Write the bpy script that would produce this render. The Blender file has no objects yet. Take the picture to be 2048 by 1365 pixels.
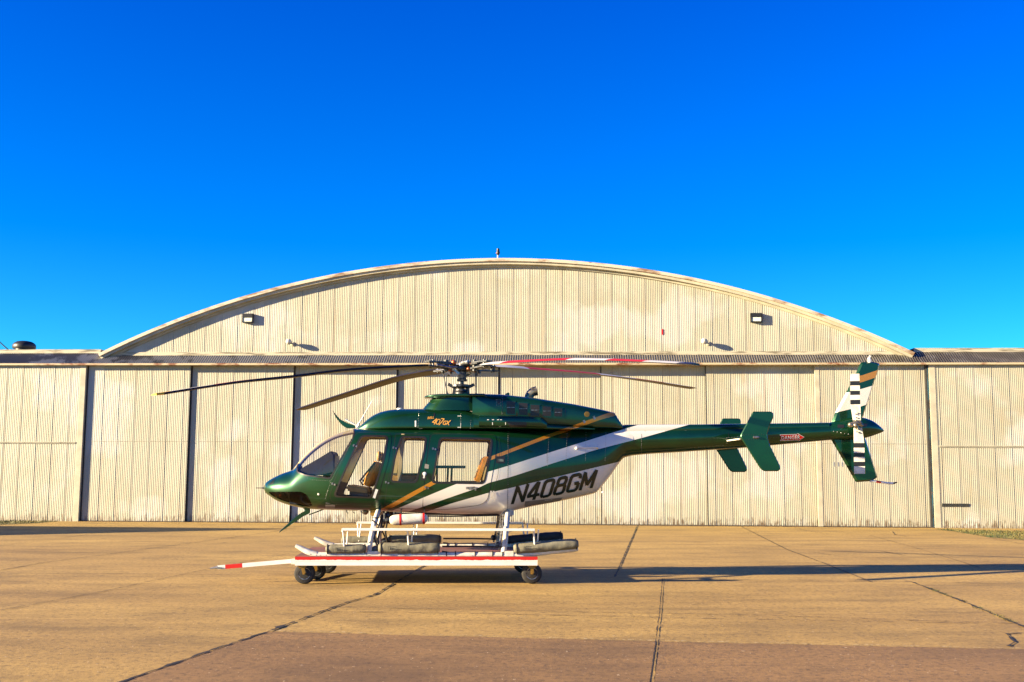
import bpy, bmesh, math, random
import numpy as np
from mathutils import Vector, Matrix
from mathutils.bvhtree import BVHTree
R = math.radians
random.seed(7)
scene = bpy.context.scene
COL = scene.collection

# ------------------------------------------------------------------ camera
FPX = 2250.0
PITCH, ROLL, CAMH = R(7.04), R(0.30), 1.6
cam_d = bpy.data.cameras.new('camera'); cam = bpy.data.objects.new('camera', cam_d); COL.objects.link(cam)
cam_d.sensor_width = 36; cam_d.lens = FPX/2048*36; cam_d.clip_end = 6000; cam_d.clip_start = .1
CM = Matrix.Translation((0, 0, CAMH)) @ Matrix.Rotation(R(90)+PITCH, 4, 'X') @ Matrix.Rotation(ROLL, 4, 'Z')
cam.matrix_world = CM
scene.camera = cam
cam_d.dof.use_dof = True; cam_d.dof.focus_distance = 19.5; cam_d.dof.aperture_fstop = 2.6

# ------------------------------------------------------------------ light
SUN_EL, SUN_DEV = R(13.8), R(16.5)        # light runs to +X, a little away from the camera
ld = Vector((math.cos(SUN_EL)*math.cos(SUN_DEV), math.cos(SUN_EL)*math.sin(SUN_DEV), -math.sin(SUN_EL)))
sd = bpy.data.lights.new('sun', 'SUN'); sun = bpy.data.objects.new('sun', sd); COL.objects.link(sun)
sd.energy = 5.0; sd.angle = R(.5); sd.color = (1, .80, .50)
sun.rotation_euler = ld.to_track_quat('-Z', 'Y').to_euler(); sun.location = (-30, -10, 20)
w = bpy.data.worlds.new('World'); scene.world = w; w.use_nodes = True
wn, wl = w.node_tree.nodes, w.node_tree.links
bg = wn['Background']; sky = wn.new('ShaderNodeTexSky'); sky.sky_type = 'NISHITA'; sky.sun_disc = False
sky.sun_elevation = SUN_EL; sky.sun_rotation = math.atan2(-ld.x, -ld.y)
sky.altitude = 0; sky.air_density = 1.0; sky.dust_density = 0.0; sky.ozone_density = 3.5
hs = wn.new('ShaderNodeHueSaturation'); hs.inputs['Saturation'].default_value = 1.5; hs.inputs['Value'].default_value = 1.0
tn = wn.new('ShaderNodeMix'); tn.data_type = 'RGBA'; tn.blend_type = 'MULTIPLY'; tn.inputs[0].default_value = 1; 
tc_ = wn.new('ShaderNodeTexCoord'); sp0 = wn.new('ShaderNodeSeparateXYZ'); mr = wn.new('ShaderNodeMapRange'); el = wn.new('ShaderNodeMix'); el.data_type = 'RGBA'
wl.new(tc_.outputs['Generated'], sp0.inputs[0]); wl.new(sp0.outputs[2], mr.inputs['Value']); mr.inputs['From Min'].default_value = .05; mr.inputs['From Max'].default_value = .42
el.inputs[6].default_value = (.12, .66, .95, 1); el.inputs[7].default_value = (.16, .37, .90, 1)   # polarised deep blue, paler to the horizon
wl.new(mr.outputs[0], el.inputs[0]); wl.new(el.outputs[2], tn.inputs[7])
wl.new(sky.outputs[0], hs.inputs['Color']); wl.new(hs.outputs[0], tn.inputs[6]); wl.new(tn.outputs[2], bg.inputs['Color']); bg.inputs['Strength'].default_value = .068
scene.render.engine = 'CYCLES'
scene.view_settings.view_transform = 'Standard'; scene.view_settings.look = 'None'
scene.view_settings.exposure = 2.2; scene.view_settings.gamma = 1

# ------------------------------------------------------------------ unprojection (pixels of the 2048 px survey picture -> metres)
CR = CM.to_3x3(); CO = Vector((0, 0, CAMH))
def ray(px, py): return CR @ Vector(((px-1024)/FPX, -(py-682.5)/FPX, -1))
class Frame:
    def __init__(s, org, yaw):
        s.M = Matrix.Translation(org) @ Matrix.Rotation(yaw, 4, 'Z'); s.I = s.M.inverted()
    def at(s, px, py, y=0):          # point on the frame's plane local y
        o = s.I @ CO; d = s.I.to_3x3() @ ray(px, py); t = (y-o.y)/d.y; return o + d*t
def G(px, py, z=0):
    d = ray(px, py); return CO + d*((z-CAMH)/d.z)
HF = Frame((-.1, 19.0, 0), R(3.0))        # helicopter: +X to the tail, -Y to the viewer
WF = Frame((0, 41.0, 0), R(-3.4))         # hangar front
def H(px, py, y=0): return HF.at(px, py, y)
def W(px, py, y=0): return WF.at(px, py, y)

# ------------------------------------------------------------------ materials
def nodes(name):
    m = bpy.data.materials.new(name); m.use_nodes = True
    return m, m.node_tree.nodes, m.node_tree.links, m.node_tree.nodes['Principled BSDF']
def setp(b, **k):
    for a, v in k.items():
        b.inputs[a.replace('_', ' ')].default_value = v
def mixc(n, l, f, a, b, bt='MIX'):
    x = n.new('ShaderNodeMix'); x.data_type = 'RGBA'; x.blend_type = bt
    for i, v in ((0, f), (6, a), (7, b)):
        if hasattr(v, 'links') or isinstance(v, bpy.types.NodeSocket): l.new(v, x.inputs[i])
        else: x.inputs[i].default_value = v if i == 0 else (*v, 1)
    return x.outputs[2]
def noise(n, l, scale, detail=4, vec=None, rough=.55):
    t = n.new('ShaderNodeTexNoise'); t.inputs['Scale'].default_value = scale; t.inputs['Detail'].default_value = detail
    t.inputs['Roughness'].default_value = rough
    if vec is not None: l.new(vec, t.inputs['Vector'])
    return t.outputs[0]
def ramp(n, l, src, a, b, smooth=False):
    r = n.new('ShaderNodeMapRange'); r.inputs['From Min'].default_value = a; r.inputs['From Max'].default_value = b
    l.new(src, r.inputs['Value']); return r.outputs[0]
def objco(n, l, sc=(1, 1, 1)):
    t = n.new('ShaderNodeTexCoord'); m = n.new('ShaderNodeMapping'); m.inputs['Scale'].default_value = sc
    l.new(t.outputs['Object'], m.inputs['Vector']); return m.outputs[0]
def bump(n, l, b, h, st, d=.01):
    x = n.new('ShaderNodeBump'); x.inputs['Strength'].default_value = st; x.inputs['Distance'].default_value = d
    l.new(h, x.inputs['Height']); l.new(x.outputs[0], b.inputs['Normal'])
def mat(name, col, rough=.5, metal=0, var=.12, vs=6, coat=0, bmp=0, bs=40):
    m, n, l, b = nodes(name); setp(b, Roughness=rough, Metallic=metal, Coat_Weight=coat)
    co = objco(n, l); f = noise(n, l, vs, 5, co)
    c2 = tuple(c*(1-var*2) for c in col); c1 = tuple(min(1, c*(1+var)) for c in col)
    l.new(mixc(n, l, ramp(n, l, f, .35, .65), c2, c1), b.inputs['Base Color'])
    if bmp: bump(n, l, b, noise(n, l, bs, 4, co), bmp)
    return m

def wall_mat(name, col, dirt=1.0, patch=.5):
    m, n, l, b = nodes(name); setp(b, Roughness=.55)
    co = objco(n, l)
    sep = n.new('ShaderNodeSeparateXYZ'); l.new(co, sep.inputs[0])
    # each sheet of cladding has its own tone
    fl = n.new('ShaderNodeMath'); fl.operation = 'DIVIDE'; l.new(sep.outputs[0], fl.inputs[0]); fl.inputs[1].default_value = .612
    fr = n.new('ShaderNodeMath'); fr.operation = 'FLOOR'; l.new(fl.outputs[0], fr.inputs[0])
    wn_ = n.new('ShaderNodeTexWhiteNoise'); wn_.noise_dimensions = '1D'; l.new(fr.outputs[0], wn_.inputs['W'])
    c = mixc(n, l, wn_.outputs[0], tuple(x*.88 for x in col), col)
    # dark lap at some sheet edges
    fc = n.new('ShaderNodeMath'); fc.operation = 'FRACT'; l.new(fl.outputs[0], fc.inputs[0])
    wob = noise(n, l, 2.0, 5, objco(n, l, (9, 9, .8)), .7)
    lp = n.new('ShaderNodeMath'); lp.operation = 'LESS_THAN'; l.new(fc.outputs[0], lp.inputs[0]); lp.inputs[1].default_value = .030
    lm = n.new('ShaderNodeMath'); lm.operation = 'MULTIPLY'; l.new(lp.outputs[0], lm.inputs[0]); l.new(ramp(n, l, wob, .38, .62), lm.inputs[1])
    lw = n.new('ShaderNodeMath'); lw.operation = 'MULTIPLY'; l.new(lm.outputs[0], lw.inputs[0]); l.new(ramp(n, l, wn_.outputs[0], .25, .9), lw.inputs[1])
    c = mixc(n, l, lw.outputs[0], c, (.11, .09, .055))
    # chalky bloom and faint grime in broad blotches
    bl = noise(n, l, .8, 7, objco(n, l, (1, 1, .8)), .68)
    c = mixc(n, l, ramp(n, l, bl, .46, .74), c, tuple(x*.80 for x in (col[0], col[1]*.97, col[2]*.90)))
    big = noise(n, l, .35, 5, co)                       # repainted patches
    c = mixc(n, l, ramp(n, l, big, .52, .60), c, (min(1, col[0]*1.06), min(1, col[1]*1.08), min(1, col[2]*1.22)))
    st = noise(n, l, 1.0, 6, objco(n, l, (5, 5, .35)))  # running stains
    s2 = n.new('ShaderNodeMath'); s2.operation = 'MULTIPLY'; l.new(ramp(n, l, st, .56, .78), s2.inputs[0]); s2.inputs[1].default_value = .45*dirt
    c = mixc(n, l, s2.outputs[0], c, (.30, .20, .09))
    # dirt and rust nibbling the foot of the sheets
    low = n.new('ShaderNodeMapRange'); low.inputs['From Min'].default_value = .9; low.inputs['From Max'].default_value = .0
    l.new(sep.outputs[2], low.inputs['Value'])
    nn = noise(n, l, 3.0, 8, objco(n, l, (4, 4, 1)), .7)
    ad = n.new('ShaderNodeMath'); ad.operation = 'MULTIPLY_ADD'; l.new(low.outputs[0], ad.inputs[0]); ad.inputs[1].default_value = .42; l.new(nn, ad.inputs[2])
    c = mixc(n, l, ramp(n, l, ad.outputs[0], .82, .98), c, (.11, .075, .04))
    sp = noise(n, l, 9, 3, co); c = mixc(n, l, ramp(n, l, sp, .74, .78), c, (.16, .08, .035))
    l.new(c, b.inputs['Base Color']); return m

CREAM = (.350, .340, .262)
M = {}
M['wall'] = wall_mat('cream_corrugated', CREAM)
M['gable'] = wall_mat('cream_gable', (.355, .345, .265), .9)
M['trim'] = mat('cream_trim', (.41, .38, .28), .6, var=.10, vs=2)
def rusty(name, col, rust, lo, hi, sc=(1, 1, 1), s=1.5):
    m, n, l, b = nodes(name); setp(b, Roughness=.6)
    f = noise(n, l, s, 8, objco(n, l, sc), .65)
    c = mixc(n, l, ramp(n, l, f, lo, hi), col, rust)
    f2 = noise(n, l, s*5, 4, objco(n, l, sc)); c = mixc(n, l, ramp(n, l, f2, .64, .72), c, (.22, .09, .035))
    l.new(c, b.inputs['Base Color']); return m
M['arch_cap'] = rusty('weathered_arch_cap', (.47, .42, .33), (.20, .12, .06), .50, .62, (.6, 1, 2), 1.2)
M['flashing'] = rusty('weathered_flashing', (.42, .385, .28), (.13, .11, .07), .48, .60, (.5, 1, 5), 2)
def canopy_mat():
    m, n, l, b = nodes('peeling_canopy_paint'); setp(b, Roughness=.55)
    co = objco(n, l); sep = n.new('ShaderNodeSeparateXYZ'); l.new(co, sep.inputs[0])
    ab = n.new('ShaderNodeMath'); ab.operation = 'ABSOLUTE'; l.new(sep.outputs[0], ab.inputs[0])
    f = noise(n, l, 1.3, 8, co, .7)
    ad = n.new('ShaderNodeMath'); ad.operation = 'MULTIPLY_ADD'; l.new(ramp(n, l, ab.outputs[0], 9, 16), ad.inputs[0]); ad.inputs[1].default_value = .16; l.new(f, ad.inputs[2])
    c = mixc(n, l, ramp(n, l, ad.outputs[0], .58, .66), (.42, .39, .30), (.10, .095, .08))
    f2 = noise(n, l, 5, 5, co); c = mixc(n, l, ramp(n, l, f2, .66, .74), c, (.16, .055, .02))
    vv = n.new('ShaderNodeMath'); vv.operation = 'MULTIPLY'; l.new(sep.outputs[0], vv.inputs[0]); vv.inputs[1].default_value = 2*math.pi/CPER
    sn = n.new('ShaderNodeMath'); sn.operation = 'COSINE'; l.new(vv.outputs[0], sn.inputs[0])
    c = mixc(n, l, ramp(n, l, sn.outputs[0], .0, .5), c, (.035, .030, .024))          # corrugation shade painted in as dark stripes along the ribs
    l.new(c, b.inputs['Base Color']); return m
CPER = .088
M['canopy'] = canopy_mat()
M['fascia'] = rusty('rusty_fascia', (.42, .35, .22), (.17, .06, .02), .50, .60, (1, 1, 3), 1.4)
M['dark_gap'] = mat('dark_gap', (.03, .028, .025), .8)
M['roof'] = rusty('barrel_roof', (.5, .47, .4), (.3, .2, .12), .5, .65)
M['blue_edge'] = rusty('faded_blue_paint', (.018, .07, .10), (.012, .012, .012), .42, .55, (3, 3, 1), 1)
M['black'] = mat('black_paint', (.012, .012, .012), .45)
M['rubber'] = mat('tyre_rubber', (.018, .016, .014), .75, var=.25, vs=20, bmp=.3)
M['white'] = mat('white_paint', (.74, .71, .65), .35, var=.05, vs=4)
M['white_dirty'] = mat('scuffed_white_paint', (.60, .565, .49), .45, var=.13, vs=9)
M['red'] = mat('red_paint', (.50, .010, .005), .45, var=.12, vs=5)
M['deck'] = rusty('red_brown_deck', (.20, .055, .035), (.11, .07, .05), .45, .6, (1, 1, 1), 3)
M['steel'] = mat('bare_steel', (.30, .30, .29), .38, .8, var=.3, vs=25)
M['dark_steel'] = mat('dark_steel', (.07, .072, .075), .42, .6, var=.35, vs=25)
M['gold_metal'] = mat('yellow_chromate', (.33, .18, .03), .4, .5)
M['exhaust'] = mat('heat_stained_metal', (.30, .26, .18), .35, .8, var=.3, vs=14)
M['canvas'] = mat('olive_float_cover', (.145, .135, .092), .75, var=.10, vs=5, bmp=.6, bs=14)
M['canvas_dark'] = mat('black_float_cover', (.02, .021, .025), .7, var=.2, vs=7, bmp=.9, bs=14)
M['hose'] = mat('black_hose', (.02, .02, .02), .5)
M['tan_cloth'] = mat('tan_seat_leather', (.30, .19, .07), .6, var=.12, bmp=.4, bs=20)
M['gold_cloth'] = mat('amber_seat_cover', (.48, .21, .02), .6, var=.1, bmp=.4, bs=20)
M['grey_cloth'] = mat('dark_seat_base', (.06, .055, .05), .7)
M['interior'] = mat('cream_headliner', (.36, .29, .16), .7, var=.08)
M['panel_black'] = mat('glareshield', (.014, .016, .022), .6)
M['gasket'] = mat('black_window_rubber', (.016, .014, .013), .35)
M['lamp_glass'] = mat('lamp_lens', (.75, .78, .62), .15, var=.05)
M['blade_bottom'] = mat('blade_underside', (.013, .010, .008), .40, .0, var=.25, vs=3)
M['blade_white'] = mat('blade_white', (.50, .49, .47), .55, var=.04)
M['blade_red'] = mat('blade_red', (.42, .004, .004), .6, var=.08)
M['yellow'] = mat('yellow_tip', (.75, .42, .02), .4)
M['tail_black'] = mat('tail_blade_black', (.012, .012, .012), .35)
M['letter'] = mat('registration_green', (.006, .018, .012), .28)
M['logo_gold'] = mat('gold_lettering', (.55, .27, .04), .35)
M['copper'] = mat('copper_fitting', (.42, .12, .045), .35, .5)
M['grey_patch'] = mat('grey_placard', (.20, .19, .17), .5)
M['dirt_line'] = mat('joint_sealant', (.016, .011, .007), .75, var=.3, vs=5)
M['faint_line'] = mat('weathered_joint', (.10, .06, .025), .85, var=.4, vs=3)
M['label_white'] = mat('placard_white', (.7, .7, .66), .4)

def glass(name, tint, refl=.05, dark=0.0):
    m, n, l, b = nodes(name); out = n['Material Output']; n.remove(b)
    tr = n.new('ShaderNodeBsdfTransparent'); tr.inputs[0].default_value = (*tint, 1)
    gl = n.new('ShaderNodeBsdfGlossy'); gl.inputs['Roughness'].default_value = .02
    lw = n.new('ShaderNodeLayerWeight'); lw.inputs[0].default_value = .5
    fp = n.new('ShaderNodeMath'); fp.operation = 'POWER'; l.new(lw.outputs['Facing'], fp.inputs[0]); fp.inputs[1].default_value = 4.5
    fr = n.new('ShaderNodeMath'); fr.operation = 'MULTIPLY_ADD'; l.new(fp.outputs[0], fr.inputs[0]); fr.inputs[1].default_value = .5; fr.inputs[2].default_value = .018
    mx = n.new('ShaderNodeMixShader'); l.new(fr.outputs[0], mx.inputs[0]); l.new(tr.outputs[0], mx.inputs[1]); l.new(gl.outputs[0], mx.inputs[2])
    l.new(mx.outputs[0], out.inputs[0]); return m
M['glass'] = glass('clear_acrylic', (.97, .97, .96))
M['chin_glass'] = glass('smoked_acrylic', (.35, .32, .28))

# ------------------------------------------------------------------ mesh helpers
def finish(o, smooth=None):
    if smooth is not None:
        for p in o.data.polygons: p.use_smooth = True
        o.data.set_sharp_from_angle(angle=R(smooth))
    return o
class MB:
    def __init__(s): s.v = []; s.f = []; s.mi = []; s.m = 0
    def add(s, vs, fs):
        k = len(s.v); s.v += [tuple(v) for v in vs]; s.f += [tuple(i+k for i in f) for f in fs]; s.mi += [s.m]*len(fs)
    def box(s, a, b):
        x0, y0, z0 = a; x1, y1, z1 = b
        s.add([(x0,y0,z0),(x1,y0,z0),(x1,y1,z0),(x0,y1,z0),(x0,y0,z1),(x1,y0,z1),(x1,y1,z1),(x0,y1,z1)],
              [(0,3,2,1),(4,5,6,7),(0,1,5,4),(1,2,6,5),(2,3,7,6),(3,0,4,7)])
    def obox(s, p0, p1, wd, ht, up=(0, 0, 1)):      # beam from p0 to p1
        p0, p1 = Vector(p0), Vector(p1); d = (p1-p0).normalized(); u = Vector(up); sx = d.cross(u).normalized(); u = sx.cross(d)
        vs = [p + sx*a*wd/2 + u*b*ht/2 for p in (p0, p1) for a, b in ((-1,-1),(1,-1),(1,1),(-1,1))]
        s.add(vs, [(0,1,2,3),(7,6,5,4),(0,4,5,1),(1,5,6,2),(2,6,7,3),(3,7,4,0)])
    def tube(s, path, r, n=12, cap=True):
        path = [Vector(p) for p in path]; rs = r if isinstance(r, (list, tuple)) else [r]*len(path)
        rings = []; prev = None
        for i, p in enumerate(path):
            t = (path[min(i+1, len(path)-1)] - path[max(i-1, 0)]).normalized()
            if prev is None:
                a = Vector((0, 0, 1)) if abs(t.z) < .9 else Vector((1, 0, 0)); u = t.cross(a).normalized()
            else: u = (prev - t*prev.dot(t)).normalized()
            prev = u; v = t.cross(u)
            rings.append([p + (u*math.cos(2*math.pi*k/n) + v*math.sin(2*math.pi*k/n))*rs[i] for k in range(n)])
        vs = [q for rg in rings for q in rg]; fs = []
        for i in range(len(path)-1):
            for k in range(n):
                fs.append((i*n+k, i*n+(k+1) % n, (i+1)*n+(k+1) % n, (i+1)*n+k))
        if cap: fs.append(tuple(reversed(range(n)))); fs.append(tuple(range((len(path)-1)*n, len(path)*n)))
        s.add(vs, fs)
    def lathe(s, c, axis, prof, n=24):                # prof: (offset along axis, radius)
        c = Vector(c); ax = Vector(axis).normalized()
        s.tube([c+ax*a for a, _ in prof], [max(r, 1e-4) for _, r in prof], n)
    def sphere(s, c, r, nu=14, nv=8):
        c = Vector(c); rr = Vector(r) if hasattr(r, '__len__') else Vector((r, r, r)); vs = []; fs = []
        for j in range(1, nv):
            for i in range(nu):
                a, b = 2*math.pi*i/nu, math.pi*j/nv
                vs.append(c + Vector((rr.x*math.sin(b)*math.cos(a), rr.y*math.sin(b)*math.sin(a), rr.z*math.cos(b))))
        for j in range(nv-2):
            for i in range(nu): fs.append((j*nu+i, (j+1)*nu+i, (j+1)*nu+(i+1) % nu, j*nu+(i+1) % nu))
        t = len(vs); vs += [c+Vector((0,0,rr.z)), c-Vector((0,0,rr.z))]
        for i in range(nu): fs.append((t, i, (i+1) % nu)); fs.append((t+1, (nv-2)*nu+(i+1) % nu, (nv-2)*nu+i))
        s.add(vs, fs)
    def prism(s, poly, y0, y1):                       # poly of (x, z), extruded along y
        n = len(poly); vs = [(x, y0, z) for x, z in poly] + [(x, y1, z) for x, z in poly]
        s.add(vs, [tuple(range(n)), tuple(reversed(range(n, 2*n)))] + [((i+1) % n, i, n+i, n+(i+1) % n) for i in range(n)])
    def build(s, name, m, parent=None, smooth=None, bevel=0, link=True):
        me = bpy.data.meshes.new(name); me.from_pydata(s.v, [], s.f); 
        for x in (m if isinstance(m, (list, tuple)) else [m]): me.materials.append(x)
        me.polygons.foreach_set('material_index', s.mi)
        bm = bmesh.new(); bm.from_mesh(me); bmesh.ops.recalc_face_normals(bm, faces=bm.faces)
        if bevel:
            bmesh.ops.bevel(bm, geom=[e for e in bm.edges if len(e.link_faces) == 2 and e.calc_face_angle(0) > .6], offset=bevel, segments=2, affect='EDGES', clamp_overlap=True)
        bm.to_mesh(me); bm.free(); me.update()
        o = bpy.data.objects.new(name, me)
        if link: COL.objects.link(o)
        if parent: o.parent = parent
        return finish(o, smooth if smooth is not None else (40 if bevel else None))
def tag(o, label=None, cat=None, group=None, kind=None):
    for k, v in (('label', label), ('category', cat), ('group', group), ('kind', kind)):
        if v: o[k] = v
    return o
def empty(name, frame_m, label, cat, group=None):
    o = bpy.data.objects.new(name, None); COL.objects.link(o); o.matrix_world = frame_m; o.empty_display_size = .3
    return tag(o, label, cat, group)
def struct(o): o['kind'] = 'structure'; return o

# ================================================================== GROUND
def concrete(name, c1, c2, sc=1.0):
    m, n, l, b = nodes(name); setp(b, Roughness=.8)
    co = objco(n, l)
    f = noise(n, l, .22*sc, 7, objco(n, l, (.6, 1.3, 1)), .6)
    c = mixc(n, l, ramp(n, l, f, .35, .66), c1, c2)
    f = noise(n, l, .9, 8, objco(n, l, (.25, 1.2, 1)), .7)       # broom and tyre streaks across the apron
    s_ = n.new('ShaderNodeMath'); s_.operation = 'MULTIPLY'; l.new(ramp(n, l, f, .50, .72), s_.inputs[0]); s_.inputs[1].default_value = .55
    c = mixc(n, l, s_.outputs[0], c, tuple(x*.45 for x in c1))
    sy = n.new('ShaderNodeSeparateXYZ'); l.new(co, sy.inputs[0]); wy_ = n.new('ShaderNodeMath'); wy_.operation = 'MULTIPLY_ADD'   # ochre lichen and rust wash near the doors
    l.new(noise(n, l, .5, 6, objco(n, l, (.35, 1.6, 1)), .7), wy_.inputs[0]); wy_.inputs[1].default_value = 9; l.new(sy.outputs[1], wy_.inputs[2])
    s6 = n.new('ShaderNodeMath'); s6.operation = 'MULTIPLY'; l.new(ramp(n, l, wy_.outputs[0], 38, 44), s6.inputs[0]); s6.inputs[1].default_value = .6
    c = mixc(n, l, s6.outputs[0], c, (.37, .235, .035))
    f = noise(n, l, 1.1, 9, objco(n, l, (.10, 2.2, 1)), .75)      # long drag and tyre marks
    s4 = n.new('ShaderNodeMath'); s4.operation = 'MULTIPLY'; l.new(ramp(n, l, f, .57, .70), s4.inputs[0]); s4.inputs[1].default_value = .6
    c = mixc(n, l, s4.outputs[0], c, (.11, .055, .016))
    f = noise(n, l, .55, 9, objco(n, l, (.8, 1.3, 1)), .72)       # mottled staining
    s3 = n.new('ShaderNodeMath'); s3.operation = 'MULTIPLY'; l.new(ramp(n, l, f, .47, .64), s3.inputs[0]); s3.inputs[1].default_value = .55
    c = mixc(n, l, s3.outputs[0], c, tuple(x*.42 for x in c1))
    v = n.new('ShaderNodeTexVoronoi'); v.inputs['Scale'].default_value = 1.1; l.new(objco(n, l, (1, 1, 1)), v.inputs['Vector'])   # small oil drips
    s5 = n.new('ShaderNodeMath'); s5.operation = 'MULTIPLY'; l.new(ramp(n, l, v.outputs['Distance'], .09, .05), s5.inputs[0]); l.new(ramp(n, l, noise(n, l, .4, 2, co), .55, .6), s5.inputs[1])
    c = mixc(n, l, s5.outputs[0], c, (.05, .03, .012))
    f = noise(n, l, 14, 6, co, .85); c = mixc(n, l, ramp(n, l, f, .38, .50), tuple(x*.42 for x in c1), c)
    f = noise(n, l, 3.5, 6, co, .8); c = mixc(n, l, ramp(n, l, f, .62, .74), c, tuple(min(.8, x*1.25) for x in c2))
    f = noise(n, l, 22, 2, co); c = mixc(n, l, ramp(n, l, f, .70, .73), c, (.62, .48, .28))
    f = noise(n, l, .12, 5, objco(n, l, (1.7, 2.2, 1)), .6)      # oil
    s2 = n.new('ShaderNodeMath'); s2.operation = 'MULTIPLY'; l.new(ramp(n, l, f, .60, .74), s2.inputs[0]); s2.inputs[1].default_value = .5
    c = mixc(n, l, s2.outputs[0], c, (.10, .055, .018))
    l.new(c, b.inputs['Base Color'])
    bump(n, l, b, noise(n, l, 22, 7, co, .75), .40, .02)
    return m
M['concrete'] = concrete('tan_concrete', (.32, .195, .048), (.50, .322, .078))
M['slab'] = concrete('brown_concrete', (.195, .105, .030), (.315, .178, .052))
g = MB(); g.add([(-2500,-600,0),(2500,-600,0),(2500,4000,0),(-2500,4000,0)], [(0,1,2,3)])
struct(g.build('apron_ground', M['concrete']))

def gpoly(pts, z, name, m):
    b = MB(); b.add([(p[0], p[1], z) for p in pts], [tuple(range(len(pts)))]); return b.build(name, m)
def jag(p0, p1, n, a):
    out = []
    for i in range(n+1):
        t = i/n; q = p0.lerp(p1, t); k = 0 if i in (0, n) else 1
        out.append(Vector((q.x + random.uniform(-a, a)*k, q.y + random.uniform(-a, a)*k, 0)))
    return out
# darker repaved slabs in the foreground, one either side of the narrow joint
A0, A1 = G(536, 1264), G(1314, 1284); B1 = G(2048, 1300); Bx = A1 + (B1-A1)*2.2
C0 = G(245, 1365); C0 = A0 + (C0-A0)*2.4
Jn = G(1301, 1365); Jx = A1 + (Jn-A1)*3.5
struct(gpoly(jag(A0, A1 - Vector((.01,0,0)), 60, .018) + [Jx, C0], .004, 'brown_slab', M['slab']))
struct(gpoly(jag(A1 + Vector((.03,0,0)), Bx, 120, .018) + [Bx + Vector((0,-14,0)), Jx+Vector((.03,0,0))], .004, 'brown_slab', M['slab']))
# joints and cracks
jb, fb = MB(), MB()
def joint(b, pts, wd, z=.008, rough=.55, seg=.10):
    wd *= .78
    P = [G(*p) for p in pts]; L = []
    for i in range(len(P)-1):
        n = max(2, int((P[i+1]-P[i]).length/seg)); L += [P[i].lerp(P[i+1], k/n) for k in range(n)]
    L.append(P[-1]); Lf = []; Rt = []
    for i, p in enumerate(L):
        t = (L[min(i+1, len(L)-1)] - L[max(0, i-1)]).normalized(); nr = Vector((-t.y, t.x, 0))
        k = wd*(1+random.uniform(-rough, rough)); off = nr*random.uniform(-wd, wd)*.3
        if random.random() < .05: k *= 1.9
        if random.random() < .10: k *= .15
        Lf.append(p + nr*k/2 + off); Rt.append(p - nr*k/2 + off)
    vs = [(p.x, p.y, z) for p in Lf+Rt]; n = len(L)
    b.add(vs, [(i, n+i, n+i+1, i+1) for i in range(n-1)])
joint(jb, [(170,1391),(245,1365),(400,1310),(540,1263),(690,1207),(751,1190),(847,1133)], .048)
joint(jb, [(847,1133),(905,1112),(1062,1046)], .028)
joint(jb, [(1277,1048),(1254,1100),(1230,1155)], .042)
joint(jb, [(1325,1157),(1320,1219),(1312,1282),(1301,1365)], .016)
joint(jb, [(1473,1049),(1574,1100),(1647,1127),(1742,1165)], .030)
joint(jb, [(1824,1165),(1913,1199),(2048,1255),(2150,1297)], .045)
joint(jb, [(2048,1267),(2014,1269),(2030,1286),(2017,1294)], .03, rough=.6, seg=.08)
joint(jb, [(1739,1071),(1843,1100),(1960,1136)], .022)
joint(jb, [(0,1222),(210,1183),(420,1138),(588,1106),(700,1080)], .018)
joint(jb, [(-120,1163),(82,1127),(219,1109),(540,1065),(642,1046)], .026)
joint(jb, [(-100,1114),(0,1092),(106,1080),(300,1050)], .018)
joint(jb, [(1620,1104),(1690,1115)], .02, rough=.6); joint(jb, [(1760,1103),(1812,1112)], .04, rough=.6)
joint(jb, [(1583,1053),(1615,1063)], .03, rough=.8); joint(jb, [(1622,1064),(1660,1069)], .03, rough=.8)
joint(jb, [(1785,1064),(1790,1070),(1820,1075)], .03, rough=.8); joint(jb, [(1985,1078),(2040,1088)], .03, rough=.8)
joint(fb, [(-200,1145),(0,1147),(640,1152),(1281,1157),(1824,1165),(2300,1173)], .022)
joint(fb, [(590,1213),(1000,1222),(1500,1231),(2048,1249)], .022, rough=.9)
joint(fb, [(560,1223),(1000,1229),(1500,1240),(1960,1248)], .022, rough=.9)
joint(fb, [(0,1046.5),(300,1048),(1000,1051),(1500,1055),(2048,1066)], .04, rough=.5)
struct(jb.build('pavement_joints', M['dirt_line'])); struct(fb.build('pavement_seams', M['faint_line']))

# worn, chalky chips along the edge of the repaved slabs
cb = MB()
for a_, c_ in ((A0, A1), (A1, B1)):
    L_ = (c_-a_).length
    for _ in range(int(L_*26)):
        p = a_.lerp(c_, random.random()) + Vector((0, random.gauss(.015, .018), 0)); r = random.uniform(.004, .016); n_ = random.randint(4, 6); t0 = random.random()
        cb.add([(p.x+r*random.uniform(.7, 2.4)*math.cos(t0+6.283*k/n_), p.y+r*math.sin(t0+6.283*k/n_), .0125+random.random()*.002) for k in range(n_)], [tuple(range(n_))])
struct(cb.build('concrete_chips', mat('chalky_concrete', (.46, .35, .17), .9)))
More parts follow.
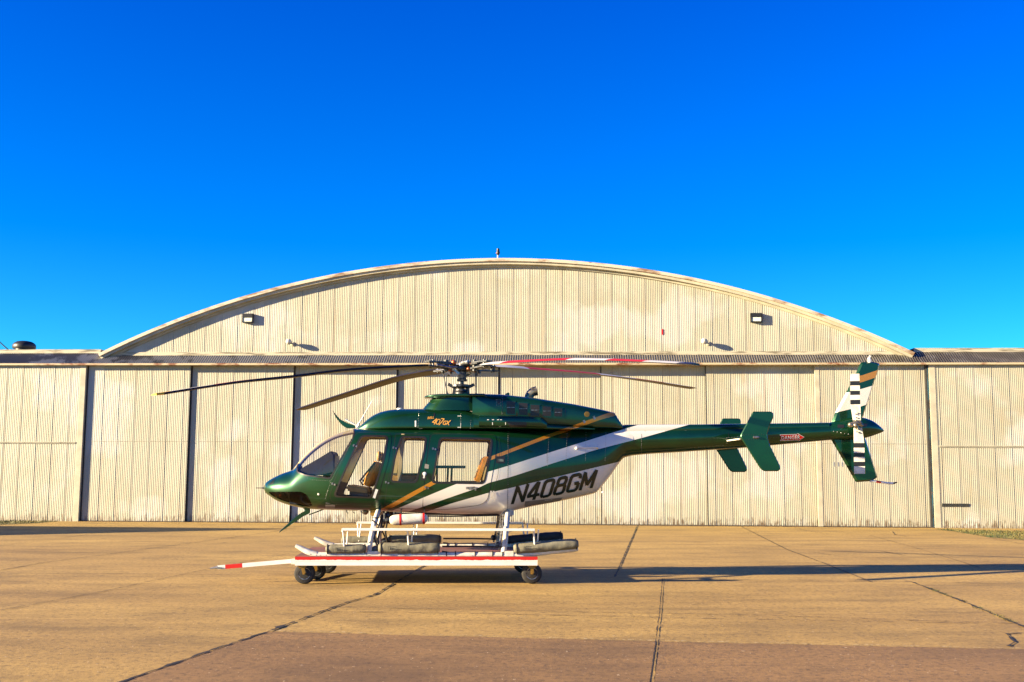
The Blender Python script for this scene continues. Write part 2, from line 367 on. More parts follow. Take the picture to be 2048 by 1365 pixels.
# weeds rooted in the joint at the right
def weeds(pts, nb, hmax, label):
    b = MB(); P = [G(*p) for p in pts]
    for _ in range(nb):
        i = random.randrange(len(P)-1); c = P[i].lerp(P[i+1], random.random()**1.0)
        for _ in range(random.randint(3, 8)):
            x, y = c.x+random.uniform(-.05, .05), c.y+random.uniform(-.03, .03); h = random.uniform(.012, hmax); a = random.uniform(0, 6.28); dx, dy = math.cos(a)*.006, math.sin(a)*.006
            b.add([(x-dx, y-dy, .003), (x+dx, y+dy, .003), (x+random.uniform(-.03, .03), y+random.uniform(-.03, .03), h)], [(0, 1, 2)])
    WEEDS.append((b, label))
WEEDS = []
weeds([(1850,1174),(1913,1199),(2048,1255)], 34, .035, 'small green weeds growing in the pavement joint at the right')
weeds([(1277,1049),(1269,1064)], 12, .045, 'small weeds at the end of the joint by the hangar doors')
# grass verges at the foot of the hangar
m, n, l, b = nodes('dry_grass_ground'); setp(b, Roughness=.9)
f = noise(n, l, 2.5, 6, objco(n, l), .7); l.new(mixc(n, l, ramp(n, l, f, .4, .6), (.035, .050, .008), (.20, .15, .03)), b.inputs['Base Color']); M['verge'] = m
m, n, l, b = nodes('grass_blades'); setp(b, Roughness=.7)
f = noise(n, l, .9, 5, objco(n, l), .7); l.new(mixc(n, l, ramp(n, l, f, .42, .56), (.018, .040, .006), (.12, .095, .018)), b.inputs['Base Color']); M['blades'] = m
for b_, lb in WEEDS: tag(b_.build('weeds', M['blades']), lb, 'weeds', kind='stuff')
def verge(pts, nb, nm):
    P = [G(*p) for p in pts]; gpoly(P, .006, 'grass_verge_soil', M['verge'])['kind'] = 'structure'
    b = MB(); xs = [p.x for p in P]; ys = [p.y for p in P]
    def inside(x, y):
        c = False
        for i in range(len(P)):
            a, q = P[i], P[i-1]
            if (a.y > y) != (q.y > y) and x < (q.x-a.x)*(y-a.y)/(q.y-a.y)+a.x: c = not c
        return c
    k = 0
    while k < nb:
        x, y = random.uniform(min(xs), max(xs)), random.uniform(min(ys), max(ys))
        if not inside(x, y): continue
        k += 1; h = random.uniform(.02, .075)*(1.6 if random.random() < .06 else 1); a = random.uniform(0, 6.28); ww = .008
        dx, dy = math.cos(a)*ww, math.sin(a)*ww; ex, ey = random.uniform(-.03, .03), random.uniform(-.03, .03)
        b.add([(x-dx, y-dy, .004), (x+dx, y+dy, .004), (x+ex, y+ey, h)], [(0, 1, 2)])
    tag(b.build(nm, M['blades']), 'patchy green and straw grass at the foot of the hangar wall', 'grass', kind='stuff')
verge([(1868,1059),(1905,1063),(1975,1075),(2048,1081),(2400,1108),(2500,1074),(2048,1064)], 16000, 'grass')
verge([(-420,1047),(-300,1062),(0,1050),(70,1047),(130,1042),(60,1042)], 8000, 'grass')

# ================================================================== HANGAR
hg = empty('hangar', WF.M, 'wide cream corrugated hangar with an arched gable and sliding doors', 'hangar')
PER, AMP = .0662, .0038
def corr(name, m, x0, x1, y0, zb, zt, per=PER, amp=AMP, sub=6, parent=hg, lap=True):
    n = max(2, int((x1-x0)/per*sub)); b = MB(); vs = []
    for i in range(n+1):
        x = x0 + (x1-x0)*i/n; y = y0 + amp*math.sin(2*math.pi*x/per)
        if lap: y -= .006*((x/.612) % 1)
        vs.append((x, y, zb(x) if callable(zb) else zb)); vs.append((x, y, zt(x) if callable(zt) else zt))
    b.add(vs, [(2*i, 2*i+2, 2*i+3, 2*i+1) for i in range(n)])
    o = b.build(name, m, parent)
    for p in o.data.polygons: p.use_smooth = True
    return o
ZE = W(1024, 729, -.13).z                    # underside of the eave
# side annex walls
xL = W(165, 885, 0).x; xR = W(1862, 885, 0).x
corr('annex_wall', M['wall'], -46, xL-.22, 0, 0, ZE+.05); corr('annex_wall', M['wall'], xR+.22, 46, 0, 0, ZE+.05)
b = MB(); b.box((xL-.22, -.02, 0), (xL, .10, ZE)); b.build('corner_post', M['trim'], hg, bevel=.008)
b = MB(); b.box((xR+.02, -.02, 0), (xR+.24, .10, ZE)); b.build('corner_post', M['trim'], hg, bevel=.008)
for x0, x1, py, px in ((-46, xL-.25, 885.5, 80), (xR+.26, 46, 893.5, 1960)):
    z = W(px, py, 0).z; b = MB(); b.box((x0, -.035, z-.03), (x1, -.010, z-.008)); b.box((x0, -.035, z+.008), (x1, -.010, z+.03)); b.build('wall_rail', M['trim'], hg)
# sliding door leaves, each on its own track
edges = [169, 377, 583, 790, 995, 1203, 1414.5, 1632, 1857]
deps = [.10, .20, .30, .40, .44, .36, .26, .10]
X = [W(e, 885, .2).x for e in edges]
for i in range(8):
    d = deps[i]; x0, x1 = X[i], X[i+1]
    # the leaf that stands further back runs on behind its neighbour
    xa = x0 - (.25 if i and deps[i-1] < d else 0); xb = x1 + (.25 if i < 7 and deps[i+1] < d else 0)
    if i == 0: xa -= .2
    door = corr('sliding_door', M['wall'], xa, xb, d, .03, ZE+.05)
    wd = .16
    if i == 7: st = MB(); st.box((xa-.002, d-.012, .02), (xa+wd, d+.05, ZE)); st.build('door_stile', M['trim'], door)
    if i in (5, 6): st = MB(); st.box((xa-.03, d-.003, .02), (xa+.012, d+.02, ZE)); st.build('edge_gap', M['dark_gap'], door)
    if i and deps[i-1] < d: st = MB(); st.box((x0+.002, d-.0135, .02), (x0+.055, d+.01, ZE)); st.build('edge_gap', M['dark_gap'], door)
    if i == 0: st = MB(); st.box((xL+.003, d-.0135, .02), (xL+.065, d+.01, ZE)); st.build('edge_gap', M['dark_gap'], door)
    b = MB(); b.box((xa, d+.012, 0), (xb, d+.05, .05)); b.build('bottom_rail', M['dark_gap'], door)
    z = W(1024, 885, d).z; b = MB(); b.box((xa, d-.013, z-.012), (xb, d-.004, z)); b.build('sheet_lap', M['wall'], door)
b = MB(); b.box((xR-.035, .01, 0), (xR+.015, .07, ZE)); b.build('door_jamb', M['blue_edge'], hg); b = MB(); b.box((xR-.10, .03, 0), (xR-.037, .09, ZE)); b.build('jamb_gap', M['dark_gap'], hg)
b = MB(); b.box((xL-.3, .52, 0), (xR+.3, .56, ZE+.3)); b.build('back_lining', M['dark_gap'], hg)
b = MB(); b.box((xL, -.05, -.01), (xR, .5, .012)); b.build('door_track', M['faint_line'], hg)
# canopy of corrugated sheets over the doors, with its fascia and flashing
zc0 = W(1024, 727, -.13).z; zc1 = W(1024, 710.5, .45).z; zA1 = W(60, 707, .62).z
gL, gR = W(197, 708, .2).x, W(1829, 707, .2).x
def canopy(name, x0, x1, yb, zb):
    n = int((x1-x0)/CPER*6); vs = []; bb = MB(); dv = Vector((0, yb+.13, zb-zc0)).normalized(); nr = Vector((0, -dv.z, dv.y))
    for i in range(n+1):
        x = x0+(x1-x0)*i/n; o = nr*(.018*math.sin(2*math.pi*x/CPER))
        vs += [(x, -.13+o.y, zc0+o.z), (x, yb+o.y, zb+o.z)]
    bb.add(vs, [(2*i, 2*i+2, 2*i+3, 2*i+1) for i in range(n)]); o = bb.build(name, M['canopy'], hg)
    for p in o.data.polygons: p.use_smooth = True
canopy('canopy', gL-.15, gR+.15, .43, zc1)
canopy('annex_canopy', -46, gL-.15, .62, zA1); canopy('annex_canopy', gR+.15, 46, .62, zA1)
b = MB(); b.box((-46, -.155, ZE-.02), (46, -.130, zc0+.012)); b.box((-46, -.15, ZE-.022), (46, .45, ZE+.01)); b.build('eave_fascia', M['fascia'], hg)
zf1 = W(1024, 704, .45).z
b = MB(); b.box((gL+.1, .40, zc1-.01), (gR-.1, .46, zf1)); b.build('gable_flashing', M['flashing'], hg)
zt = W(60, 700.5, .62).z
for x0, x1 in ((-46, gL-.1), (gR+.1, 46)):
    b = MB(); b.box((x0, .60, zA1-.01), (x1, .64, zt)); b.box((x0, .60, zt-.01), (x1, 30, zt+.02)); b.build('annex_roof_edge', M['flashing'], hg)
# arched gable
cx = (gL+gR)/2; half = (gR-gL)/2; zap = W(1000, 517, .2).z; zend = W(197, 708, .2).z; sag = zap-zend
RAD = (half**2+sag**2)/(2*sag); zc = zap-RAD
def arc(x, r): return zc + math.sqrt(max(r*r-(x-cx)**2, 0))
TH = .34
xs_in = math.sqrt((RAD-.1)**2 - (zf1-zc)**2)
def ztop(x): return max(arc(x, RAD-.12), zf1-.02)
corr('gable_wall', M['gable'], cx-xs_in, cx+xs_in, .45, zf1-.03, ztop)
def arcband(name, m, r0, r1, y0, y1, n=140):
    b = MB(); a = math.asin(min(1, half/RAD)); vs = []
    for i in range(n+1):
        t = -a+2*a*i/n
        for r, y in ((r0, y0), (r1, y0), (r1, y1), (r0, y1)): vs.append((cx+r*math.sin(t), y, zc+r*math.cos(t)))
    fs = []
    for i in range(n):
        for k in range(4): fs.append((4*i+k, 4*i+(k+1) % 4, 4*i+4+(k+1) % 4, 4*i+4+k))
    fs += [(0, 1, 2, 3), (4*n+3, 4*n+2, 4*n+1, 4*n)]; b.add(vs, fs); return b.build(name, m, hg, smooth=50)
arcband('arch_cap', M['arch_cap'], RAD-.115, RAD, .15, .52); arcband('arch_fascia', M['trim'], RAD-.215, RAD-.115, .22, .50)
arcband('arch_purlin', M['trim'], RAD-.30, RAD-.215, .38, .48)
arcband('barrel_roof', M['roof'], RAD-.10, RAD-.02, .52, 34, 60)
b = MB(); b.box((-46, 34, 0), (46, 34.2, zt)); b.build('rear_wall', M['wall'], hg)
for s_, x in ((-1, -46), (1, 46)): b = MB(); b.box((min(x, x+s_*.2), 0, 0), (max(x, x+s_*.2), 34, zt)); b.build('end_wall', M['wall'], hg)
b = MB()
for k in range(5): b.box((W(1883+0, 1010, 0).x, -.02-.004*k, W(1900, 1014-k*1.4, 0).z), (W(1938, 1010, 0).x, -.010, W(1900, 1014-k*1.4-.8, 0).z))
b.build('wall_vent', M['dark_gap'], hg)
b = MB(); p = W(1325, 664, .43); b.box((p.x-.03, .428, p.z-.11), (p.x+.02, .437, p.z+.10)); b.build('red_paint_mark', M['red'], hg)
for px, py in ((1676, 929), (1668, 929), (1684, 929)):
    b = MB(); p = W(px, py, .09); b.box((p.x-.012, .085, p.z-.08), (p.x+.012, .089, p.z+.08)); b.build('faded_mark', mat('faded_blue_grey', (.33, .36, .38), .6), hg)

# fittings on the hangar
def floodlight(px, py, label):
    p = W(px, py, .44); e = empty('floodlight', WF.M @ Matrix.Translation(p), label, 'floodlight', 'floodlights on the gable')
    b = MB(); w2, h2, dp = .20, .17, -.14
    b.box((-w2, dp, .02), (w2, 0, h2)); b.box((-w2, dp, -h2), (w2, 0, -h2+.03)); b.box((-w2, dp, -h2), (-w2+.03, 0, h2)); b.box((w2-.03, dp, -h2), (w2, 0, h2)); b.box((-w2, -.04, -h2), (w2, 0, h2))
    b.build('housing', M['black'], e)
    b = MB(); b.box((-w2+.03, dp+.02, -h2+.03), (w2-.03, -.05, .018)); b.build('lens', M['lamp_glass'], e, bevel=.01)
floodlight(497, 637.5, 'square black floodlight high on the left side of the arched gable')
floodlight(1512, 636.5, 'square black floodlight high on the right side of the arched gable')
def balllamp(px, py, label):
    p = W(px+8, py+5, .44); q = W(px, py, .16); e = empty('gable_lamp', WF.M @ Matrix.Translation(p), label, 'lamp', 'ball ended lamps on the gable')
    d = q-p; b = MB(); b.tube([(0,0,0), d*.9], .03, 10); b.lathe((0,0,0), (0,-1,0), [(0,.08),(.03,.08),(.05,.04)]); b.build('arm', M['trim'], e, smooth=40)
    b = MB(); b.sphere(d, .105); b.build('globe', M['white_dirty'], e, smooth=60)
    b = MB(); b.lathe(d*.72, (0,1,0), [(-.05,.10),(.03,.085),(.08,.05)]); b.build('collar', M['steel'], e, smooth=40)
balllamp(577, 683.5, 'small round lamp on a short arm below the left floodlight')
balllamp(1408, 682.5, 'small round lamp on a short arm left of and below the right floodlight')
p = W(995.5, 516, .5); e = empty('roof_beacon', WF.M @ Matrix.Translation(p), 'small black beacon on a thin white pole at the top of the arch', 'beacon')
b = MB(); b.tube([(0,0,-.08),(0,0,.12)], .02); b.build('pole', M['white'], e)
b = MB(); b.lathe((0.01,0,.09), (0,0,1), [(0,.02),(.03,.05),(.10,.075),(.15,.06),(.20,.055),(.26,.05),(.27,.01)], 14); b.build('lantern', M['black'], e, smooth=40)
b = MB(); b.sphere((-.05,-.03,.17), .022); b.build('lens', M['copper'], e, smooth=40)
p = W(48, 700, 4.0); e = empty('roof_vent', WF.M @ Matrix.Translation(p), 'black domed ventilator on the low roof at the left', 'roof vent')
b = MB(); b.lathe((0,0,-.1), (0,0,1), [(0,.36),(.18,.36)], 24); b.build('base', M['black'], e, smooth=40)
b = MB(); b.lathe((0,0,.04), (0,0,1), [(0,.44),(.05,.46),(.14,.46),(.22,.41),(.29,.30),(.32,.15),(.33,.01)], 28); b.build('dome', M['black'], e, smooth=50)
b = MB(); a_, b_ = W(-60, 628, 2.0), W(20, 703, 2.0); b.tube([a_, (a_+b_)/2 - Vector((0,0,.03)), b_], .022, 6)
o = b.build('guy_wire', M['black']); o.matrix_world = WF.M; tag(o, 'thin dark wire running down to the roof edge at far left', 'wire')

# unseen gabled building added at left to throw the long shadow before the hangar
tip = G(595, 1058); k = 4.6/math.tan(SUN_EL); bs = Vector((tip.x, tip.y, 0)) - Vector((math.cos(SUN_DEV), math.sin(SUN_DEV), 0))*k
e = empty('unseen_shed', Matrix.Translation(bs), 'unseen cream gabled building added beside the apron to cast the long shadow', 'unseen_shed')
b = MB(); prof = [(-3.4, 0), (3.4, 0), (3.4, 2.3), (0, 4.52), (-3.4, 2.3)]
vs = [(0, y, z) for y, z in prof] + [(-7, y, z) for y, z in prof]
b.add(vs, [(0,1,2,3,4),(9,8,7,6,5)] + [(i, (i+1) % 5, 5+(i+1) % 5, 5+i) for i in range(5)]); b.build('walls', M['trim'], e)
for s_ in (-1, 1):
    b = MB(); b.add([(.15, 0, 4.60), (.15, s_*3.6, 2.25), (-7.2, s_*3.6, 2.25), (-7.2, 0, 4.60), (.15, 0, 4.54), (.15, s_*3.6, 2.19), (-7.2, s_*3.6, 2.19), (-7.2, 0, 4.54)],
          [(0,1,2,3),(7,6,5,4),(0,4,5,1),(1,5,6,2),(2,6,7,3),(3,7,4,0)]); b.build('roof_slope', M['roof'], e)
b = MB(); b.box((.01, -.5, 0), (.05, .5, 2.05)); b.build('door', M['fascia'], e)

# ================================================================== HELICOPTER
hl = empty('helicopter', HF.M, 'dark green and white helicopter with gold stripes parked on a low red and white trolley', 'helicopter')
# livery: polylines in the side view give the edges of the stripes
def P2(pts): return [(H(*p).x, H(*p).z) for p in pts]
ST = {
 'gold_hi': [(690,1062),(762,1019),(800,999),(863,964),(905,944),(979,915),(1090,872),(1196,834),(1224,824),(1300,797)],
 'gold_lo': [(705,1064),(775,1021),(800,1008),(866,971),(905,953),(979,922),(1090,879),(1196,842),(1224,834),(1300,806)],
 'w1_hi': [(735,1040),(786,1021),(845,996),(905,971),(974,944.5),(1016,932),(1100,905),(1180,880),(1243,860),(1274,851),(1400,812)],
 'w1_lo': [(770,1040),(816,1023),(880,1001),(958,974),(974,966),(1016,955),(1100,928),(1180,903),(1280,877),(1371,851.5),(1450,828)],
 'w2_hi': [(810,1038),(852,1023),(905,1005),(971,986),(1016,976),(1100,956),(1180,937),(1238,923.5),(1300,908)]}
XMIN, XMAX = H(500, 900).x, H(1800, 900).x; ZMIN, ZMAX = .8, 3.6
def paint(name, stripes):
    m, n, l, b = nodes(name)
    co = objco(n, l); sep = n.new('ShaderNodeSeparateXYZ'); l.new(co, sep.inputs[0])
    xn = n.new('ShaderNodeMapRange'); xn.inputs['From Min'].default_value = XMIN; xn.inputs['From Max'].default_value = XMAX; l.new(sep.outputs[0], xn.inputs['Value'])
    zn = n.new('ShaderNodeMapRange'); zn.inputs['From Min'].default_value = ZMIN; zn.inputs['From Max'].default_value = ZMAX; l.new(sep.outputs[2], zn.inputs['Value'])
    G0, G1 = (.0025, .047, .012), (.002, .036, .010)
    base = mixc(n, l, ramp(n, l, noise(n, l, 3, 3, co), .4, .6), G0, G1)
    met = n.new('ShaderNodeValue'); met.outputs[0].default_value = .55
    def below(key):
        c = n.new('ShaderNodeFloatCurve'); cu = c.mapping.curves[0]; pts = [((x-XMIN)/(XMAX-XMIN), (z-ZMIN)/(ZMAX-ZMIN)) for x, z in P2(ST[key])]
        while len(cu.points) < len(pts): cu.points.new(.5, .5)
        for q, p in zip(cu.points, pts): q.location = p; q.handle_type = 'VECTOR'
        c.mapping.use_clip = False; c.mapping.extend = 'EXTRAPOLATED'; c.mapping.update(); l.new(xn.outputs[0], c.inputs['Value'])
        mth = n.new('ShaderNodeMath'); mth.operation = 'LESS_THAN'; l.new(zn.outputs[0], mth.inputs[0]); l.new(c.outputs[0], mth.inputs[1]); return mth.outputs[0]
    def mul(a, b_, op='MULTIPLY'):
        x = n.new('ShaderNodeMath'); x.operation = op; l.new(a, x.inputs[0])
        if isinstance(b_, (int, float)): x.inputs[1].default_value = b_
        else: l.new(b_, x.inputs[1])
        return x.outputs[0]
    mo = met.outputs[0]
    for hi, lo, c in stripes:
        f = below(hi)
        if lo: f = mul(f, mul(below(lo), -1, 'MULTIPLY_ADD') if False else mul2(n, l, below(lo)))
        base = mixc(n, l, f, base, c)
        mm = n.new('ShaderNodeMix'); mm.data_type = 'FLOAT'; l.new(f, mm.inputs[0]); l.new(mo, mm.inputs[2]); mm.inputs[3].default_value = .05 if c[2] > .3 else .35; mo = mm.outputs[0]
    l.new(base, b.inputs['Base Color']); l.new(mo, b.inputs['Metallic'])
    setp(b, Roughness=.36, Coat_Weight=.8, Coat_Roughness=.04, Coat_IOR=1.5)
    return m
def mul2(n, l, s_):
    x = n.new('ShaderNodeMath'); x.operation = 'SUBTRACT'; x.inputs[0].default_value = 1; l.new(s_, x.inputs[1]); return x.outputs[0]
WHT, GLD = (.66, .625, .55), (.46, .19, .012)
M['livery'] = paint('green_white_gold_livery', [('gold_hi', 'gold_lo', GLD), ('w1_hi', 'w1_lo', WHT), ('w2_hi', None, WHT)])
M['livery_top'] = paint('green_gold_livery', [('gold_hi', 'gold_lo', GLD)])
M['livery_boom'] = paint('green_white_boom_livery', [('w1_hi', 'w1_lo', WHT)])
M['green'] = paint('metallic_green', [])

def pchip(xs, ys, xq):
    xs, ys, xq = map(np.asarray, (xs, ys, xq)); h = np.diff(xs); d = np.diff(ys)/h; m_ = np.zeros(len(xs))
    for i in range(1, len(xs)-1):
        if d[i-1]*d[i] > 0:
            w1, w2 = 2*h[i]+h[i-1], h[i]+2*h[i-1]; m_[i] = (w1+w2)/(w1/d[i-1]+w2/d[i])
    m_[0], m_[-1] = d[0], d[-1]
    k = np.clip(np.searchsorted(xs, xq)-1, 0, len(xs)-2); t = (xq-xs[k])/h[k]
    return (2*t**3-3*t**2+1)*ys[k] + (t**3-2*t**2+t)*h[k]*m_[k] + (-2*t**3+3*t**2)*ys[k+1] + (t**3-t**2)*h[k]*m_[k+1]
def curve(pts, xq, linear=False):
    return np.interp(xq, [p[0] for p in pts], [p[1] for p in pts]) if linear else pchip([p[0] for p in pts], [p[1] for p in pts], xq)

def loft(px, top, bot, hw, nu, nl, mid=.5, inset=0.0, nring=56, crop=None):
    """rings of superellipses; top/bot give the side view, hw the half width, nu/nl squareness above and below the widest line"""
    vs = []; fs = []
    N = nring
    for i, x in enumerate(px):
        a, b_ = H(x, top[i]), H(x, bot[i]); X_ = (a.x+b_.x)/2; zt_, zb_ = a.z-inset, b_.z+inset; w_ = max(hw[i]-inset, .004)
        if zt_-zb_ < .01: zt_ = zb_ = (zt_+zb_)/2; zt_ += .005; zb_ -= .005
        zm = zb_ + (zt_-zb_)*(mid[i] if hasattr(mid, '__len__') else mid)
        for k in range(N):
            t = 2*math.pi*k/N; c, s_ = math.cos(t), math.sin(t); n_ = nu[i] if s_ >= 0 else nl[i]
            y = w_*math.copysign(abs(c)**(2/n_), c); r_ = (zt_-zm) if s_ >= 0 else (zm-zb_)
            vs.append((X_, y, zm + r_*math.copysign(abs(s_)**(2/n_), s_)))
    for i in range(len(px)-1):
        for k in range(N): fs.append((i*N+k, i*N+(k+1) % N, (i+1)*N+(k+1) % N, (i+1)*N+k))
    fs.append(tuple(range(N))); fs.append(tuple(reversed(range((len(px)-1)*N, len(px)*N))))
    return vs, fs
def lofted(name, m, parent, smooth=35, link=True, **k):
    b = MB(); b.add(*loft(**k)); return b.build(name, m, parent, smooth=smooth, link=link)

TOP = [(528,974),(531,967),(538,961),(550,954),(565,947),(588,938),(600,922.5),(615,906),(635,889),(655,876),(675,867),(695,861.5),(715,858.5),(750,858),(850,858),(980,860),(1100,858),(1200,853),(1240,851),(1262,851)]
BOT = [(528,977),(531,985),(540,992),(555,1001.5),(575,1009),(600,1015),(627,1018.5),(700,1021),(760,1023),(850,1026),(930,1029),(998,1028),(1024,1022),(1060,1014),(1130,1000.5),(1175,990.5),(1190,986),(1203.5,972),(1222,949),(1236,929),(1247,916.5),(1262,912)]
HW = [(528,.02),(531,.10),(540,.22),(555,.33),(575,.43),(600,.52),(630,.60),(665,.67),(705,.72),(760,.745),(900,.745),(980,.73),(1030,.68),(1090,.58),(1150,.46),(1200,.36),(1240,.28),(1262,.262)]
NUc = [(528,2.0),(600,2.1),(660,2.5),(720,3.6),(980,3.8),(1100,3.0),(1262,2.1)]
NLc = [(528,2.0),(600,2.5),(700,3.6),(980,3.6),(1060,2.8),(1262,2.1)]
def fus_args(x0, x1, step=3.0, inset=0.0, extra=()):
    px = np.unique(np.concatenate([np.arange(x0, x1, step), [x1], [e for e in extra if x0 < e < x1]]))
    return dict(px=px, top=curve(TOP, px), bot=curve(BOT, px), hw=curve(HW, px), nu=curve(NUc, px), nl=curve(NLc, px), mid=.47, inset=inset)
nose_x = (528.4, 529, 530, 532, 534.5, 1188, 1190, 1192)

DG = None
def boolean(o, cutter, op, keep=None):
    md = o.modifiers.new('b', 'BOOLEAN'); md.operation = op; md.object = cutter; md.solver = 'EXACT'
    try: md.material_mode = 'TRANSFER'
    except Exception: pass
    bpy.context.view_layer.update()
    dg = bpy.context.evaluated_depsgraph_get(); me = bpy.data.meshes.new_from_object(o.evaluated_get(dg)); o.modifiers.clear(); old = o.data; o.data = me
    return o
def drop(o): bpy.data.objects.remove(o)
def roundpoly(pts, r, n=5):
    out = []; L = len(pts)
    for i in range(L):
        p, a, b_ = Vector(pts[i]), Vector(pts[i-1]), Vector(pts[(i+1) % L]); rr = min(r, (a-p).length*.45, (b_-p).length*.45)
        s_, e_ = p + (a-p).normalized()*rr, p + (b_-p).normalized()*rr
        for k in range(n+1):
            t = k/n; out.append(tuple(s_*(1-t)**2 + p*2*t*(1-t) + e_*t*t))
    return out
def grow(pts, d):            # offset outward
    L = len(pts); ar = sum(pts[i][0]*pts[(i+1) % L][1]-pts[(i+1) % L][0]*pts[i][1] for i in range(L)); sg = 1 if ar > 0 else -1; out = []
    for i in range(L):
        p, a, b_ = Vector(pts[i]), Vector(pts[i-1]), Vector(pts[(i+1) % L]); e1, e2 = (p-a).normalized(), (b_-p).normalized()
        n1, n2 = Vector((e1.y, -e1.x))*sg, Vector((e2.y, -e2.x))*sg; k = (n1+n2); k = k/max(k.length_squared/2, .3); out.append(tuple(p + k*d))
    return out
def side(pts, y=-.735): return [(H(px, py, y).x, H(px, py, y).z) for px, py in pts]
def cutter(poly, y0=-1.2, y1=1.2, m=None):
    b = MB(); b.prism(poly, y0, y1); o = b.build('cutter', m or M['gasket']); return o

# ---- window and door outlines (side view)
WIN = {
 'front': roundpoly(side([(722,871.5),(775,872.5),(767,921),(743,996),(667,993.5),(681,960)]), .07),
 'mid':   roundpoly(side([(803,873.5),(852,875),(848,905),(832,965),(782,963.5),(790,915)]), .05),
 'rear':  roundpoly(side([(880,876),(984,878),(980,915),(968,967),(864,965.5),(871,930)]), .06)}
WSC = roundpoly(side([(583,915),(640,850),(700,840),(708,866),(706,876),(676,930),(661,957.5),(610,951),(592,944.5)], -.60), .03)
CHIN = roundpoly(side([(533,984.5),(604,983.5),(616,989),(626,1010),(618,1014.5),(598,1011.5),(560,1001),(539,991)], -.40), .05)
DOORS = {'front_door': roundpoly(side([(711,864),(780,865.5),(783,880),(776,925),(752,1004),(742,1008),(664,1006),(658,995),(668,962)]), .09),
         'rear_door':  roundpoly(side([(862,868),(992,869),(994,890),(988,930),(975,1000),(962,1010),(900,1019),(846,1021),(846,1000),(853,930)]), .07),
         'centre_door': roundpoly(side([(791,868),(860,869),(852,925),(844,1019),(768,1017),(775,970),(786,920)]), .03)}

# ---- cabin shell
fus = lofted('fuselage', M['livery'], None, **fus_args(528, 1262, extra=nose_x))
bvhF = BVHTree.FromPolygons([v.co[:] for v in fus.data.vertices], [p.vertices[:] for p in fus.data.polygons])
inner = lofted('inner', M['interior'], None, **fus_args(548, 998, inset=.045))
boolean(fus, inner, 'DIFFERENCE'); 
for k, pl in WIN.items(): c = cutter(pl); boolean(fus, c, 'DIFFERENCE'); drop(c)
c = cutter(WSC); boolean(fus, c, 'DIFFERENCE'); drop(c)
c = cutter(CHIN); boolean(fus, c, 'DIFFERENCE'); drop(c)
drop(inner); fus.parent = hl; finish(fus, 32)

def shellpart(name, m, parent, off0, off1, poly, holes=(), x0=530, x1=1000, yr=(-1.2, 1.2), smooth=32):
    """the strip of skin between two offsets of the body inside an outline"""
    o = lofted(name, m, None, **fus_args(x0, x1, inset=off0)); i_ = lofted('i', m, None, **fus_args(x0+2, x1-2, inset=off1))
    boolean(o, i_, 'DIFFERENCE'); drop(i_)
    c = cutter(poly, *yr, m=m); boolean(o, c, 'INTERSECT'); drop(c)
    for h in holes: c = cutter(h, m=m); boolean(o, c, 'DIFFERENCE'); drop(c)
    o.parent = parent; return finish(o, smooth)
shellpart('windscreen', M['glass'], hl, .010, .016, grow(WSC, .004), x0=560, x1=760)
shellpart('windscreen_seal', M['gasket'], fus, -.003, .02, grow(WSC, .012), [grow(WSC, -.010)], x0=570, x1=760)
shellpart('chin_window', M['chin_glass'], hl, .010, .016, grow(CHIN, .003), x0=530, x1=680)
b = MB(); zz = curve(TOP, np.arange(589, 716, 6.)); b.tube([H(x, z+5.5) for x, z in zip(np.arange(589, 716, 6.), zz)], .035, 10); b.build('windscreen_post', M['interior'], fus, smooth=40)
# doors on both sides, proud of the body by two millimetres, with glazing and rubber seals
def window(parent, k, y):
    yr = (-1.2, -.2) if y < 0 else (.2, 1.2)
    g_ = shellpart('window', M['glass'], parent, .012, .017, grow(WIN[k], .004), x0=650, x1=1000, yr=yr)
    shellpart('window_seal', M['gasket'], g_, -.0065, .03, grow(WIN[k], .016), [grow(WIN[k], -.014)], x0=650, x1=1000, yr=yr)
for y in (-1, 1):
    yr = (-1.2, -.2) if y < 0 else (.2, 1.2)
    for nm, wk in (('front_door', 'front'), ('centre_door', 'mid'), ('rear_door', 'rear')):
        d = shellpart(nm, M['livery'], hl, -.0035, .004, DOORS[nm], [WIN[wk]], x0=640, x1=1000, yr=yr)
        d.name = nm; window(d, wk, y)
        # dark shut line around the door
        shellpart('door_gap', M['gasket'], d, -.0012, .004, grow(DOORS[nm], .007), [grow(DOORS[nm], -.001)], x0=640, x1=1000, yr=yr)

# ---- projecting small things on to the skin of the body
def skin(px, py, off=.003, bvh=None):
    """point on the near side of the body under (px, py) of the side view"""
    p0 = H(px, py, -3.0); d = (H(px, py, 0) - p0).normalized()
    for tr in (bvh or bvhF,):
        hit, nr, _, _ = tr.ray_cast(p0, d)
        if hit: return hit + (nr if nr.y < 0 else -nr)*off, (nr if nr.y < 0 else -nr)
    return H(px, py, -.6), Vector((0, -1, 0))
def strip(b, pts, wd, off=.004, step=6, bvh=None):        # ribbon on the skin along pixels
    L = []
    for a, c in zip(pts, pts[1:]):
        n_ = max(1, int(math.hypot(c[0]-a[0], c[1]-a[1])/step)); L += [(a[0]+(c[0]-a[0])*k/n_, a[1]+(c[1]-a[1])*k/n_) for k in range(n_)]
    L.append(pts[-1]); Q = [skin(*p, off, bvh) for p in L]; vs = []
    for i, (p, nr) in enumerate(Q):
        t = (Q[min(i+1, len(Q)-1)][0]-Q[max(i-1, 0)][0]).normalized(); s_ = t.cross(nr).normalized()*wd/2; vs += [p+s_, p-s_]
    b.add(vs, [(2*i, 2*i+1, 2*i+3, 2*i+2) for i in range(len(Q)-1)])
